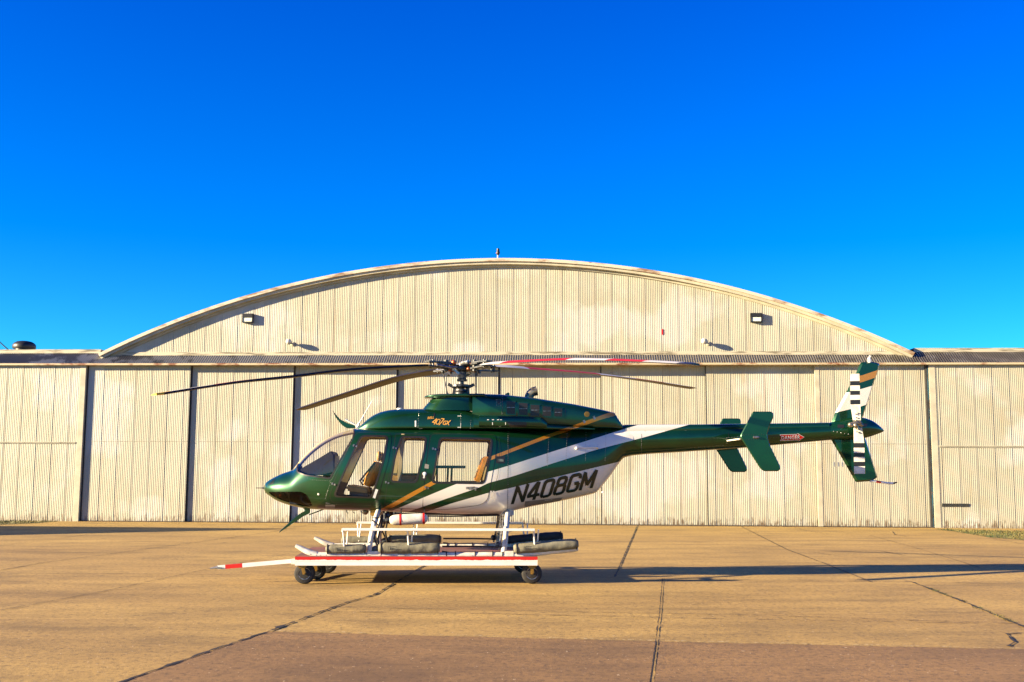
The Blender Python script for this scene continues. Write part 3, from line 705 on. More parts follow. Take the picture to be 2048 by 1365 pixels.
def rivets(b, pts, gap=3.2, r=.0055, off=.001, bvh=None):
    for a, c in zip(pts, pts[1:]):
        n_ = max(1, int(math.hypot(c[0]-a[0], c[1]-a[1])/gap))
        for k in range(n_):
            p, nr = skin(a[0]+(c[0]-a[0])*k/n_, a[1]+(c[1]-a[1])*k/n_, off, bvh)
            u = nr.cross(Vector((0, 0, 1))).normalized(); v = nr.cross(u)
            ring = [p + (u*math.cos(t)+v*math.sin(t))*r for t in (0, 1.26, 2.51, 3.77, 5.03)]; b.add(ring+[p+nr*r*.7], [(i, (i+1) % 5, 5) for i in range(5)])
def patch(name, m, parent, pts, off=.004, bvh=None, grid=4):
    b = MB(); q = [skin(*p, off, bvh)[0] for p in pts]
    n_ = grid; vs = []
    for i in range(n_+1):
        for j in range(n_+1):
            s_, t = i/n_, j/n_; a = [(pts[0][k]*(1-s_)+pts[1][k]*s_)*(1-t)+(pts[3][k]*(1-s_)+pts[2][k]*s_)*t for k in (0, 1)]; vs.append(skin(*a, off, bvh)[0])
    b.add(vs, [(i*(n_+1)+j, (i+1)*(n_+1)+j, (i+1)*(n_+1)+j+1, i*(n_+1)+j+1) for i in range(n_) for j in range(n_)])
    return b.build(name, m, parent)
def lettering(name, txt, m, parent, org, ux, uy, off=.005, bvh=None, bold=0.0, spacing=1.0):
    """txt laid along ux (whole length) and uy (capital height), both in pixels of the side view, then pressed on to the skin"""
    cd = bpy.data.curves.new('t', 'FONT'); cd.body = txt; cd.offset = bold; cd.space_character = spacing; cd.resolution_u = 3
    o = bpy.data.objects.new('t', cd); COL.objects.link(o); bpy.context.view_layer.update()
    me = bpy.data.meshes.new_from_object(o.evaluated_get(bpy.context.evaluated_depsgraph_get())); bpy.data.objects.remove(o)
    bm = bmesh.new(); bm.from_mesh(me); xs = [v.co.x for v in bm.verts]; ys = [v.co.y for v in bm.verts]; x0, x1, y0, y1 = min(xs), max(xs), min(ys), max(ys)
    bmesh.ops.triangulate(bm, faces=bm.faces)
    for _ in range(2):
        long = [e for e in bm.edges if e.calc_length() > (x1-x0)/30]
        if long: bmesh.ops.subdivide_edges(bm, edges=long, cuts=1); bmesh.ops.triangulate(bm, faces=bm.faces)
    for v in bm.verts:
        s_, t = (v.co.x-x0)/(x1-x0), (v.co.y-y0)/(y1-y0)
        v.co = skin(org[0]+ux[0]*s_+uy[0]*t, org[1]+ux[1]*s_+uy[1]*t, off, bvh)[0]
    bm.to_mesh(me); bm.free(); me.materials.clear(); me.materials.append(m)
    o = bpy.data.objects.new(name, me); COL.objects.link(o); o.parent = parent; return o

def stroked(name, m, parent, glyphs, org, ux, uy, wd, off=.005):
    b = MB(); k = 0
    for x0, x1, strokes in glyphs:
        for st_ in strokes:
            pts_ = [(org[0]+ux[0]*(x0+(x1-x0)*a)+uy[0]*c, org[1]+ux[1]*(x0+(x1-x0)*a)+uy[1]*c) for a, c in st_]; k += 1
            strip(b, pts_, wd, off+.0005*k, 2.2)
    return b.build(name, m, parent)
def rr(x0, x1, y0, y1, r=.22, ry=.13):
    return [(x0+r,y0),(x1-r,y0),(x1-r*.3,y0+ry*.3),(x1,y0+ry),(x1,y1-ry),(x1-r*.3,y1-ry*.3),(x1-r,y1),(x0+r,y1),(x0+r*.3,y1-ry*.3),(x0,y1-ry),(x0,y0+ry),(x0+r*.3,y0+ry*.3),(x0+r,y0)]
GLY = [(.02,.145,[[(0,0),(0,1)],[(0,.96),(1,.04)],[(1,0),(1,1)]]),
 (.195,.32,[[(.70,0),(.70,1)],[(.62,.96),(0,.30)],[(-.1,.25),(1.12,.25)]]),
 (.365,.475,[rr(0,1,.06,.94)]), (.525,.635,[rr(.06,.94,.53,.94,.22,.12),rr(0,1,.06,.53,.22,.12)]),
 (.685,.80,[[(1,.70),(1,.82),(.93,.90),(.78,.94),(.22,.94),(.07,.90),(0,.82),(0,.18),(.07,.10),(.22,.06),(.78,.06),(.93,.10),(1,.18),(1,.46)],[(.55,.46),(1.05,.46)]]),
 (.85,.985,[[(0,0),(0,1)],[(0,.97),(.5,.22)],[(.5,.22),(1,.97)],[(1,0),(1,1)]])]
stroked('registration_lettering', M['letter'], fus, GLY, (1021,1009), (163,-33.5), (11.5,-36), .055)
patch('grey_placard', M['grey_patch'], fus, [(1050,1003),(1125,995.5),(1120,1002),(1049,1013.5)], grid=8)
b = MB()
for x in range(1077, 1118, 4): strip(b, [(x, 1009-(x-1077)*.15), (x+2.4, 1008.7-(x-1077)*.15)], .030, .006)
for x in range(1090, 1106, 4): strip(b, [(x, 1002-(x-1077)*.1), (x+2.4, 1001.7-(x-1077)*.1)], .016, .006)
b.build('placard_marks', M['label_white'], fus)
# seams and rivets
b = MB()
strip(b, [(1018,866),(1016,940),(1015,1020)], .006); strip(b, [(998,875),(1000,900),(996,950),(985,990)], .005)
strip(b, [(1098,874),(1094,900),(1094,925)], .004); strip(b, [(1135,862),(1134,895)], .004)
b.build('skin_seams', M['gasket'], fus)
b = MB()
rivets(b, [(1098,870),(1095,935)]); rivets(b, [(1134,868),(1132,925)]); rivets(b, [(1172,866),(1171,925)]); rivets(b, [(1212,866),(1210,925)]); rivets(b, [(1016,868),(1016,1018)], 4)
rivets(b, [(706,878),(662,962),(650,1000)]); rivets(b, [(659,962),(625,960),(606,954)], 4); rivets(b, [(655,1009),(745,1011)], 4.5); rivets(b, [(1160,888+7),(1200,884+5)], 4)
rivets(b, [(1000,862),(1230,856)], 4)
b.build('rivets', M['steel'], fus)
# handles, hinges, vents, lights and steps on the left side
def lump(b, px, py, w_, h_, d_=.02):
    p, nr = skin(px, py, 0); u = Vector((0, 0, 1)); s_ = nr.cross(u).normalized(); u = s_.cross(nr)
    vs = [p + s_*a*w_/2 + u*c*h_/2 + nr*e for e in (-.01, d_) for a, c in ((-1,-1),(1,-1),(1,1),(-1,1))]
    b.add(vs, [(3,2,1,0),(4,5,6,7),(0,1,5,4),(1,2,6,5),(2,3,7,6),(3,0,4,7)])
doors = {o.name: o for o in hl.children}
fd, cd_, rd = doors['front_door'], doors['centre_door'], doors['rear_door']
for par, pts in ((fd, [(708,892),(665,968)]), (cd_, [(787,896),(772,965)]), (rd, [(866,898),(851,975)])):
    for q in pts:
        b = MB(); lump(b, *q, .030, .035, .022); b2 = None; lump(b, q[0]+5, q[1]+1.5, .028, .028, .022); b.build('hinge', M['steel'], par, bevel=.004)
b = MB(); p, nr = skin(849, 948, .0); b.lathe(p, nr, [(0,.030),(.02,.030),(.024,.015)], 14); q, nr = skin(847.5, 957, .0); b.obox(p+nr*.02, q+nr*.03, .022, .012, nr); b.build('door_handle', M['label_white'], cd_, smooth=40)
patch('handle_well', M['gasket'], cd_, [(843,944),(854,944),(852,961),(841,961)], off=.0045)
patch('placard', M['grey_patch'], cd_, [(850,928),(858,930),(857,938),(849,937)], off=.005)
b = MB(); strip(b, [(748,996),(754,979)], .042, .012, 2); b.build('handle_plate', M['label_white'], fd)
b = MB(); strip(b, [(753.5,997),(759,981)], .022, .012, 2); b.build('door_handle', M['gasket'], fd)
b = MB(); strip(b, [(932,976.5),(950,976)], .040, .012, 3); b.build('handle_plate', M['steel'], rd)
b = MB(); lump(b, 951, 978, .025, .06, .02); b.build('latch', M['steel'], rd, bevel=.004)
patch('vent_surround', M['gasket'], fus, [(992,913),(1010,913),(1010,927),(992,927)], off=.008)
patch('vent_lens', M['exhaust'], fus, [(995,918.5),(1007,918.5),(1007,923.5),(995,923.5)], off=.012)
b = MB(); strip(b, [(982,982),(981,996)], .028, .014, 4); strip(b, [(987,982),(986,996)], .028, .014, 4); b.build('step_socket', M['white_dirty'], fus)
b = MB(); a_, n1 = skin(1153, 897, .02); c_, n2 = skin(1194, 896, .02); b.tube([a_+n1*.035, c_+n2*.035], .009, 8)
for p, nr in ((a_, n1), (c_, n2)): b.lathe(p-nr*.02, nr, [(0,.026),(.015,.022),(.03,.011),(.055,.011)], 12)
b.build('grab_rail', M['white'], fus, smooth=40)
b = MB()
for x, y_ in ((637,989),(1205,985)): p, nr = skin(x, y_, 0); b.lathe(p, nr, [(0,.018),(.008,.016),(.012,.004)], 12)
b.build('static_port', M['label_white'], fus, smooth=40)
b = MB()
for k in range(5): strip(b, [(536+k*2.0, 971-k*2.3), (548+k*1.0, 966.5-k*2.5)], .010, .004, 2)
b.build('nose_louvres', M['gasket'], fus)
b = MB(); q = H(530, 976.5, 0); b.tube([q+Vector((.05,0,0)), q-Vector((.03,0,0)), q-Vector((.05,0,0)), q-Vector((.15,0,0))], [.018,.016,.007,.006], 8); b.build('pitot_tube', M['dark_steel'], fus, smooth=30)
# aerials and skin bits under the belly
b = MB()
for x in (693, 706, 722): p = H(x, 1021, -.2); b.tube([p+Vector((0,0,.03)), p-Vector((0,0,.03)), p+Vector((.03,0,-.05))], .007, 6)
b.build('belly_aerial', M['dark_steel'], fus)
p = H(731, 1024, -.25); b = MB(); b.sphere(p, (.05,.04,.05)); b.build('belly_light', M['exhaust'], fus, smooth=50)
patch('grey_step_patch', M['grey_patch'], fus, [(651,1009.5),(670,1010),(670,1016.5),(651,1016)], off=.004)

# ---- behind the chin window, cockpit and seats
b = MB(); b.sphere(H(566, 992, -.24), (.075,.07,.06)); b.build('landing_light', M['copper'], hl, smooth=40)
b = MB()
for k in range(3): b.tube([H(548+k*9, 985, -.2+.1*k), H(553+k*9, 994, -.25+.1*k), H(560+k*10, 1001, -.1+.1*k)], .010, 6)
b.build('nose_wiring', M['gold_metal'], hl)
b = MB(); b.box(tuple(Vector((H(585,985).x, -.34, H(600,1008).z))), tuple(Vector((H(610,985).x, .34, H(600,985).z)))); b.build('nose_box', M['dark_steel'], hl, bevel=.01)
zfl = H(700, 1004, 0).z
b = MB(); b.box((H(600,950).x, -.34, zfl-.02), (H(660,950).x, .34, zfl+.015)); b.box((H(660,950).x+.002, -.56, zfl-.02), (H(990,950).x, .56, zfl+.015)); b.build('cabin_floor', M['grey_cloth'], hl)
b = MB(); b.prism([(H(*q).x, H(*q).z) for q in ((598,949),(612,936),(640,920),(668,903),(673,912),(674,940),(671,946),(655,950),(640,951))], -.42, .42); b.build('glareshield', M['panel_black'], hl, bevel=.012)
b = MB(); b.box((H(648,950).x, -.16, zfl), (H(664,950).x, .16, H(648,950).z)); ip = b.build('instrument_pedestal', M['panel_black'], hl, bevel=.01)
b = MB(); b.box((H(668,905).x+.035, -.34, H(668,934).z), (H(668,905).x+.055, .34, H(668,912).z)); b.build('display', M['dark_steel'], ip)
M['cushion_tan'] = M['tan_cloth']
def seat(x0, y, hx=1.0, label=None):
    s_ = MB(); 
    c0, c1 = H(x0-45, 980, 0), H(x0, 984, 0)
    s_.add(*[[(c0.x, y-.24, c0.z-.01),(c1.x, y-.24, c1.z-.02),(c1.x, y+.24, c1.z-.02),(c0.x, y+.24, c0.z-.01),(c0.x, y-.24, c0.z+.09),(c1.x, y-.24, c1.z+.06),(c1.x, y+.24, c1.z+.06),(c0.x, y+.24, c0.z+.09)],
              [(0,3,2,1),(4,5,6,7),(0,1,5,4),(1,2,6,5),(2,3,7,6),(3,0,4,7)]])
    o = s_.build('seat', M['tan_cloth'], hl, bevel=.03)
    b = MB(); a_, e_ = H(x0-6, 972, 0), H(x0+14, 925, 0); b.tube([Vector((a_.x, y, a_.z)), Vector((a_.x+(e_.x-a_.x)*.35, y, a_.z+(e_.z-a_.z)*.35)), Vector((e_.x, y, e_.z))], [.06,.085,.05], 16)
    for i_, v in enumerate(b.v): b.v[i_] = (v[0], y+(v[1]-y)*2.9, v[2])
    b.build('seat_back', M['gold_cloth'], o, smooth=60)
    b = MB(); b.sphere((H(x0+18, 912, 0).x, y, H(x0+18, 914, 0).z), (.045,.12,.085)); b.build('headrest', M['tan_cloth'], o, smooth=60)
    b = MB(); b.box((c0.x+.06, y-.18, zfl+.012), (c1.x-.02, y+.18, c0.z-.012)); b.build('seat_base', M['grey_cloth'], o)
    b = MB(); b.tube([Vector((e_.x-.02, y-.16, e_.z)), Vector((a_.x-.10, y-.18, a_.z+.08)), Vector((a_.x-.06, y-.1, a_.z+.02))], .018, 6); b.build('harness', M['grey_cloth'], o)
    return o
seat(743, -.36); seat(743, .36)
b = MB(); b.tube([H(700,1003,-.36), H(703,985,-.36), H(697,972,-.36)], .014, 8); b.tube([H(700,1003,.36), H(703,985,.36), H(697,972,.36)], .014, 8); b.build('cyclic_stick', M['panel_black'], hl, smooth=30)
# cabin bulkhead behind the pilots and the cabin bench
b = MB()
for y in (-.60, .60, 0): b.obox(H(795, 1004, y), H(806, 868, y), .07, .05, (0, 1, 0))
b.build('cabin_pillar', M['interior'], hl, bevel=.01)
b = MB(); b.box((H(786,950).x, -.62, H(786,985).z), (H(838,950).x, .62, H(786,952).z)); b.build('facing_seat', M['tan_cloth'], hl, bevel=.03)
b = MB(); b.obox(H(806,947,-.2), H(806,952,-.2), .01, .01); b.box((H(790,950).x, -.60, H(786,952).z+.004), (H(838,950).x, .60, H(786,947).z)); b.build('facing_seat_cover', M['grey_cloth'], hl, bevel=.012)
b = MB(); b.box((H(872,935).x, -.30, H(900,937).z), (H(931,935).x, .30, H(900,932).z)); b.obox(H(899,1004,-.1), H(904,937,-.1), .03, .03, (0,1,0)); b.obox(H(892,1004,-.1), H(896,937,-.1), .03, .03, (0,1,0)); b.obox(H(873,1004,-.1), H(874,937,-.1), .03, .03, (0,1,0))
b.build('folding_table', M['gasket'], hl)
b = MB(); b.box((H(900,960).x, -.62, H(908,978).z), (H(962,960).x, .62, H(908,962).z)); bs_ = b.build('rear_bench', M['tan_cloth'], hl, bevel=.03)
b = MB(); b.add(*[[tuple(Vector((H(948,962).x, s_*.62, H(958,962).z))) for s_ in (-1, 1)] + [tuple(Vector((H(964,925).x, s_*.62, H(975,915).z))) for s_ in (1, -1)] +
                  [tuple(Vector((H(960,962).x, s_*.62, H(970,964).z))) for s_ in (-1, 1)] + [tuple(Vector((H(976,925).x, s_*.62, H(985,915).z))) for s_ in (1, -1)],
                  [(0,1,2,3),(7,6,5,4),(0,4,5,1),(1,5,6,2),(2,6,7,3),(3,7,4,0)]]); b.build('bench_back', M['gold_cloth'], bs_, bevel=.02)

# ---- tail boom
px = np.unique(np.concatenate([np.arange(1246, 1661, 8.), [1661]]))
BT = [(1246,851),(1371,850.5),(1490,849),(1600,847.5),(1661,846.5)]; BB = [(1246,916),(1262,912),(1371,904),(1488,896),(1600,886),(1661,880.5)]
boom = lofted('tail_boom', M['livery_boom'], hl, px=px, top=curve(BT, px), bot=curve(BB, px), hw=np.interp(px, [1246,1661], [.262,.145]), nu=np.full(len(px), 2.2), nl=np.full(len(px), 2.2))
bvhB = BVHTree.FromPolygons([v.co[:] for v in boom.data.vertices], [p.vertices[:] for p in boom.data.polygons])
# drive shaft cover along the top of the boom
px2 = np.arange(1246, 1662, 12.)
dc = lofted('driveshaft_cover', M['livery_boom'], hl, px=px2, top=curve(BT, px2)-.8, bot=curve(BT, px2)+np.interp(px2, [1246,1661], [17,13.5]), hw=np.interp(px2, [1246,1661], [.225,.125]), nu=np.full(len(px2), 3.6), nl=np.full(len(px2), 6))
bvhD = BVHTree.FromPolygons([v.co[:] for v in dc.data.vertices], [p.vertices[:] for p in dc.data.polygons])
b = MB(); strip(b, [(1251,852+14),(1251,914)], .005, .003, bvh=bvhB); strip(b, [(1283,868),(1283,910)], .004, .003, bvh=bvhB); strip(b, [(1457,866),(1457,896)], .006, .003, bvh=bvhB); b.build('boom_seams', M['gasket'], boom)
b = MB(); rivets(b, [(1250,868),(1250,912)], bvh=bvhB); rivets(b, [(1283,870),(1283,908)], bvh=bvhB); rivets(b, [(1300,902),(1450,891)], 4, bvh=bvhB)
rivets(b, [(1453,876),(1485,874)], bvh=bvhB); rivets(b, [(1454,877),(1454,890)], bvh=bvhB); b.build('rivets', M['steel'], boom)
b = MB()
for x in (1290, 1331, 1372, 1413, 1454, 1573, 1618): rivets(b, [(x, 863-(x-1290)*.008), (x+1, 863-(x-1290)*.008)], 9, .010, bvh=bvhD)
b.build('latches', M['steel'], dc)
b = MB(); q = [skin(1249, 861, .01, bvhD)[0], skin(1252, 867, .01, bvhD)[0]]; b.tube(q, .012, 6); b.build('cover_latch', M['steel'], dc)
# DANGER arrow
pts = [(1559.5,869.5),(1594,868.5),(1594,866.5),(1608.5,874.5),(1597,882.5),(1597,880.5),(1560,882)]
def arrow(nm, m, k, off):
    cx_, cy_ = 1582, 875; P = [skin(cx_+(x-cx_)*k[0], cy_+(y-cy_)*k[1], off, bvhB)[0] for x, y in pts]; b = MB(); b.add(P, [(0,1,5,6),(2,3,4),(1,2,4,5)]); return b.build(nm, m, boom)
arrow('danger_arrow_border', M['label_white'], (1.0, 1.0), .006); arrow('danger_arrow', M['red'], (.955, .82), .008)
lettering('danger_lettering', 'DANGER', M['label_white'], boom, (1562.5,879.3), (37,-1.3), (0,-7.0), off=.011, bvh=bvhB, bold=.012, spacing=1.12)

# ---- tail cone, fins and stabiliser
TC_T = [(1656,847),(1662,845),(1680,841),(1705,835.5),(1722,835.5),(1742,841),(1756,850),(1765,858),(1768,861.5)]; TC_B = [(1656,881),(1662,880.5),(1680,881),(1705,880.5),(1729,876.5),(1742,873),(1756,868),(1765,864.5),(1768,862.5)]
px3 = np.arange(1656, 1768.1, 4.); TCW = [(1656,.146),(1680,.17),(1705,.18),(1725,.16),(1750,.10),(1768,.008)]
tc = lofted('tail_cone', M['green'], hl, px=px3, top=curve(TC_T, px3), bot=curve(TC_B, px3), hw=curve(TCW, px3), nu=np.full(len(px3), 2.2), nl=np.full(len(px3), 2.2))
bvhT = BVHTree.FromPolygons([v.co[:] for v in tc.data.vertices], [p.vertices[:] for p in tc.data.polygons])
patch('cone_vent', M['gasket'], tc, [(1675,850),(1688,850),(1688,856),(1675,856)], bvh=bvhT); patch('cone_vent', M['gasket'], tc, [(1723,848),(1735,848),(1733,854),(1723,854)], bvh=bvhT)
b = MB(); rivets(b, [(1660,862),(1704,870)], 7, .009, bvh=bvhT); b.build('rivets', M['steel'], tc)
def foil(name, m, outline, y, th, parent=hl, th2=None, lean=0, rim=.03):
    """flat surface of given outline (side view) with a rounded lens section: thick in the middle, thin at the rim"""
    P = [(H(px_, py_, y).x, H(px_, py_, y).z) for px_, py_ in outline]; I = roundpoly(grow(P, -rim), .03, 3); P = roundpoly(P, .03, 3); z0 = min(p[1] for p in P)
    b = MB(); n_ = len(P); f_ = lambda p: y + lean*(p[1]-z0)
    vs = [(p[0], f_(p), p[1]) for p in P] + [(p[0], f_(p)-th/2, p[1]) for p in I] + [(p[0], f_(p)+th/2, p[1]) for p in I]
    fs = [tuple(range(n_, 2*n_)), tuple(reversed(range(2*n_, 3*n_)))]
    for i in range(n_): j = (i+1) % n_; fs += [(i, j, n_+j, n_+i), (j, i, 2*n_+i, 2*n_+j)]
    b.add(vs, fs); return b.build(name, m, parent, smooth=30)
FS = {'f_g_hi': [(1650,760),(1721,752),(1757,740),(1800,727)], 'f_g_lo': [(1650,778),(1721,765.5),(1752,755),(1800,741)], 'f_w_hi': [(1650,803),(1692,786),(1702,784),(1722,778.5),(1746,771.5),(1800,757)], 'f_w_lo': [(1650,830),(1670,826),(1701,818.5),(1722,813),(1734,809),(1800,790)]}
ST.update(FS); M['livery_fin'] = paint('green_white_gold_fin', [('f_g_hi', 'f_g_lo', GLD), ('f_w_hi', 'f_w_lo', WHT)])
upf = foil('upper_fin', M['livery_fin'], [(1662,848),(1670,826),(1692,786),(1714,742),(1721.5,725),(1740,723.5),(1759,727),(1757,740),(1746,771),(1734,809),(1723,842)], 0, .09)
foil('lower_fin', M['green'], [(1660,876),(1676.5,904),(1711.6,965),(1743.5,962.6),(1755,955),(1729,872)], 0, .09)
b = MB(); p = H(1739, 722, 0); b.lathe(p-Vector((0,0,.03)), (0,0,1), [(0,.03),(.04,.03),(.045,.022),(.08,.022),(.085,.005)], 12); b.obox(p+Vector((-.03,0,.02)), p+Vector((.02,0,.09)), .012, .03); b.build('strobe_light', M['label_white'], upf, smooth=40)
b = MB()
sk = [H(1739,962.5,0), H(1752,963.5,0), H(1762,965,0), H(1776,967,0), H(1786,967.5,0), H(1794,965,0)]
for i in range(5): b.m = (0, 1, 0, 0, 2)[i]; b.tube([sk[i], sk[i+1]], [.02,.018] if i < 4 else [.018,.010], 8)
b.build('tail_skid', [M['white'], M['red'], M['dark_steel']], hl, smooth=40)
# horizontal stabiliser with end plates
YN, YF = -1.03, 1.03
plate = [(1506,823.5),(1543,823.5),(1547,828),(1547,835),(1539,852),(1534,870),(1539,889),(1560,932),(1561,938),(1557,943),(1527,943),(1520,937),(1483,879),(1480.5,874),(1482,868),(1504,827)]
pn = foil('end_plate', M['green'], plate, YN, .03, rim=.014)
shift = [(H(px_, py_, YN).x, H(px_, py_, YN).z) for px_, py_ in plate]
pf = pn.copy(); COL.objects.link(pf); pf.parent = hl; pf.location = (0, YF-YN, 0)
a_, c_ = H(1484, 876, YN), H(1540, 876, YN); b = MB(); n_ = 14; vs = []
for y in (YN+.012, YF-.012):
    for k in range(n_):
        t = 2*math.pi*k/n_; u = (1-math.cos(t))/2; th = .045*math.sqrt(max(u, 0))*(1-u)*2.6*.8; vs.append((a_.x-.02+(c_.x-a_.x-.02)*u, y, a_.z + (th if math.sin(t) < 0 else -th)*.9))
b.add(vs, [(k, (k+1) % n_, n_+(k+1) % n_, n_+k) for k in range(n_)] + [tuple(range(n_)), tuple(reversed(range(n_, 2*n_)))]); b.build('stabiliser', M['green'], hl, smooth=40)
b = MB(); b.box((a_.x-.045, YN+.03, a_.z-.03), (a_.x-.012, YF-.03, a_.z-.008)); b.build('leading_slat', M['white_dirty'], hl, bevel=.006)
b = MB(); p = H(1509, 875, YN-.02); b.tube([p+Vector((-.02,-.0,0)), p+Vector((.06,-.01,0)), p+Vector((.09,-.01,0))], [.022,.02,.005], 10); b.build('position_light', M['steel'], pn, smooth=40)
b = MB()
for x in range(1488, 1530, 5): p = H(x, 870, YN-.016); b.sphere(p, .005, 6, 4); p = H(x, 879.5, YN-.016); b.sphere(p, .005, 6, 4)
b.build('rivets', M['gasket'], pn)

# ---- tail rotor on the left side
YT = -.36
hubp = H(1713, 849, YT)
b = MB(); b.tube([Vector((hubp.x, -.12, hubp.z)), Vector((hubp.x, YT-.06, hubp.z))], .03, 12); tr = b.build('tail_rotor_shaft', M['steel'], hl, smooth=40)
b = MB(); b.tube([H(1700,850,YT-.04), H(1713,846,YT-.05), H(1725,851,YT-.04)], [.030,.045,.030], 12); b.sphere(H(1701,850,YT-.05), .045); b.sphere(H(1720,846,YT-.05), .035); b.sphere(H(1711,851,YT-.07), .04)
b.tube([H(1703,853,YT-.08), H(1722,845,YT-.07)], .012, 8); b.tube([H(1712,840,YT-.05), H(1716,860,YT-.05)], .022, 10)
b.sphere(H(1724,851,YT-.05), .025); b.build('tail_rotor_hub', M['exhaust'], tr, smooth=40)
def tailblade(quad_pts, bands):
    b = MB()
    for (l0, r0), (l1, r1), mi in bands:
        b.m = mi; q = [H(*l0, YT), H(*r0, YT), H(*r1, YT), H(*l1, YT)]
        yo = (-.012, .012); vs = [Vector((p.x, p.y+(.012 if i in (0, 3) else -.018), p.z)) for i, p in enumerate(q)] + [Vector((p.x, p.y+(.018 if i in (0, 3) else .008), p.z)) for i, p in enumerate(q)]
        b.add(vs, [(0,1,2,3),(7,6,5,4),(0,4,5,1),(1,5,6,2),(2,6,7,3),(3,7,4,0)])
    return b.build('tail_rotor_blade', [M['white_dirty'], M['tail_black']], hl)
def bands(y0, cuts, xl, xr):
    out = []; mi = 0
    for a, c in zip(cuts, cuts[1:]): out.append((((xl(a), a), (xr(a), a)), ((xl(c), c), (xr(c), c)), mi)); mi = 1-mi
    return out
tailblade(None, bands(0, [748,762.5,771.5,782,790.5,800,809.3,841], lambda y: np.interp(y, [748,815,841], [1701,1701.5,1706.5]), lambda y: np.interp(y, [748,841], [1718,1721])))
tailblade(None, bands(0, [948,933,924,914.5,906,896,886.5,856], lambda y: np.interp(y, [856,948], [1708,1709]), lambda y: np.interp(y, [856,875,948], [1723.5,1727.5,1729.5])))
b = MB()
for x, y_ in ((1712,829),(1716,827),(1713,836),(1716,857),(1719,860),(1714,864),(1718,866)): b.sphere(H(x, y_, YT-.02), .012, 8, 5)
b.build('blade_bolts', M['dark_steel'], tr)

# ---- upper cowlings
def arr(v, n_): return np.full(n_, float(v))
p4 = np.arange(716, 972.1, 4.); T4 = [(716,858),(722,853),(733,842.5),(748,831.5),(765,824.5),(785,820.5),(810,819),(850,819),(880,820),(900,821),(930,822.5),(950,827),(972,832)]
fw = lofted('forward_cowling', M['green'], hl, px=p4, top=curve(T4, p4), bot=arr(861.5, len(p4)), hw=curve([(716,.26),(740,.40),(780,.48),(860,.52),(972,.55)], p4), nu=arr(3.0, len(p4)), nl=arr(6, len(p4)), mid=.12)
bvhC = BVHTree.FromPolygons([v.co[:] for v in fw.data.vertices], [p.vertices[:] for p in fw.data.polygons])
b = MB(); strip(b, [(725,858),(880,859.5),(960,860.5)], .018, .006, bvh=bvhC); b.build('cowling_lip', M['gasket'], fw)
b = MB(); rivets(b, [(838,824),(836,858)], bvh=bvhC); rivets(b, [(922,828),(921,860)], bvh=bvhC); rivets(b, [(942,842),(941,860)], bvh=bvhC); b.build('rivets', M['steel'], fw)
b = MB()
for x, y_ in ((838,857),(873,858),(910,859),(934,860),(915,833),(915,855),(916,822)): strip(b, [(x, y_), (x+7, y_)], .010, .006, 3, bvhC)
strip(b, [(831,842),(831,854)], .022, .006, 3, bvhC); strip(b, [(921.5,846),(921,859)], .006, .006, 3, bvhC)
b.build('cowling_latches', M['label_white'], fw)
patch('drain_slot', M['gasket'], fw, [(867.5,827),(869.8,827),(869.8,834),(867.5,834)], bvh=bvhC)
lettering('small_logo', 'BELL', M['logo_gold'], fw, (855,839), (13,-1.2), (1,-4.6), bvh=bvhC, bold=.02)
def strokedB(glyphs, org, ux, uy, wd):
    b = MB(); k = 0
    for x0, x1, hh, strokes in glyphs:
        for st_ in strokes:
            k += 1; strip(b, [(org[0]+ux[0]*(x0+(x1-x0)*a)+uy[0]*c*hh, org[1]+ux[1]*(x0+(x1-x0)*a)+uy[1]*c*hh) for a, c in st_], wd, .005+.0005*k, 1.5, bvhC)
    b.build('logo', M['logo_gold'], fw)
strokedB([(.0,.17,1,[[(.75,-.1),(.85,1.05),(-.15,.28),(1.0,.28)]]), (.20,.38,.92,[rr(0,1,.0,1,.35,.25)]), (.38,.58,1.1,[[(.05,1),(1,1),(.15,-.15)]]),
          (.60,.77,.72,[[(1,.85),(.7,1),(.25,.9),(0,.5),(.2,.1),(.6,0),(.9,.15),(.95,.5),(.6,.5)]]), (.79,.98,.78,[[(0,1),(1,-.05)],[(1,1.15),(0,0)]])], (864.5,848), (34,2.5), (4,-10), .0135)
b = MB(); p = H(800, 818.5, 0); b.lathe(p, (0,0,1), [(-.02,.06),(.012,.055),(.018,.02)], 16); b.build('roof_aerial', M['white'], fw, smooth=40)
# rotor pylon fairing: oval neck under a flat lip
b = MB(); vs = []; N = 40
lev = [(823, 843, 975, .36), (818, 846, 972, .35), (812, 851, 968, .335), (805, 857.5, 966, .32), (799, 863, 965, .315), (793, 864, 965, .315)]
for py_, xl_, xr_, w_ in lev:
    a_, c_ = H(xl_, py_), H(xr_, py_); mx, rx = (a_.x+c_.x)/2, (c_.x-a_.x)/2
    for k in range(N): t = 2*math.pi*k/N; vs.append((mx+rx*math.copysign(abs(math.cos(t))**.8, math.cos(t)), w_*math.copysign(abs(math.sin(t))**.8, math.sin(t)), a_.z))
b.add(vs, [(i*N+k, i*N+(k+1) % N, (i+1)*N+(k+1) % N, (i+1)*N+k) for i in range(len(lev)-1) for k in range(N)] + [tuple(range(N)), tuple(reversed(range((len(lev)-1)*N, len(lev)*N)))])
nk = b.build('pylon_fairing', M['green'], hl, smooth=50)
p5 = np.concatenate([[848.2, 849, 851, 854], np.arange(858, 972, 5.)]); lt = curve([(848.2,795),(851,793.5),(863,791.3),(890,790),(972,789.8)], p5); lb = curve([(848.2,796),(851,797.3),(863,798.3),(972,798.6)], p5)
lofted('pylon_lip', M['green'], hl, px=p5, top=lt, bot=lb, hw=curve([(848.2,.02),(849,.12),(854,.24),(870,.34),(900,.40),(972,.43)], p5), nu=arr(3.5, len(p5)), nl=arr(3.5, len(p5)))
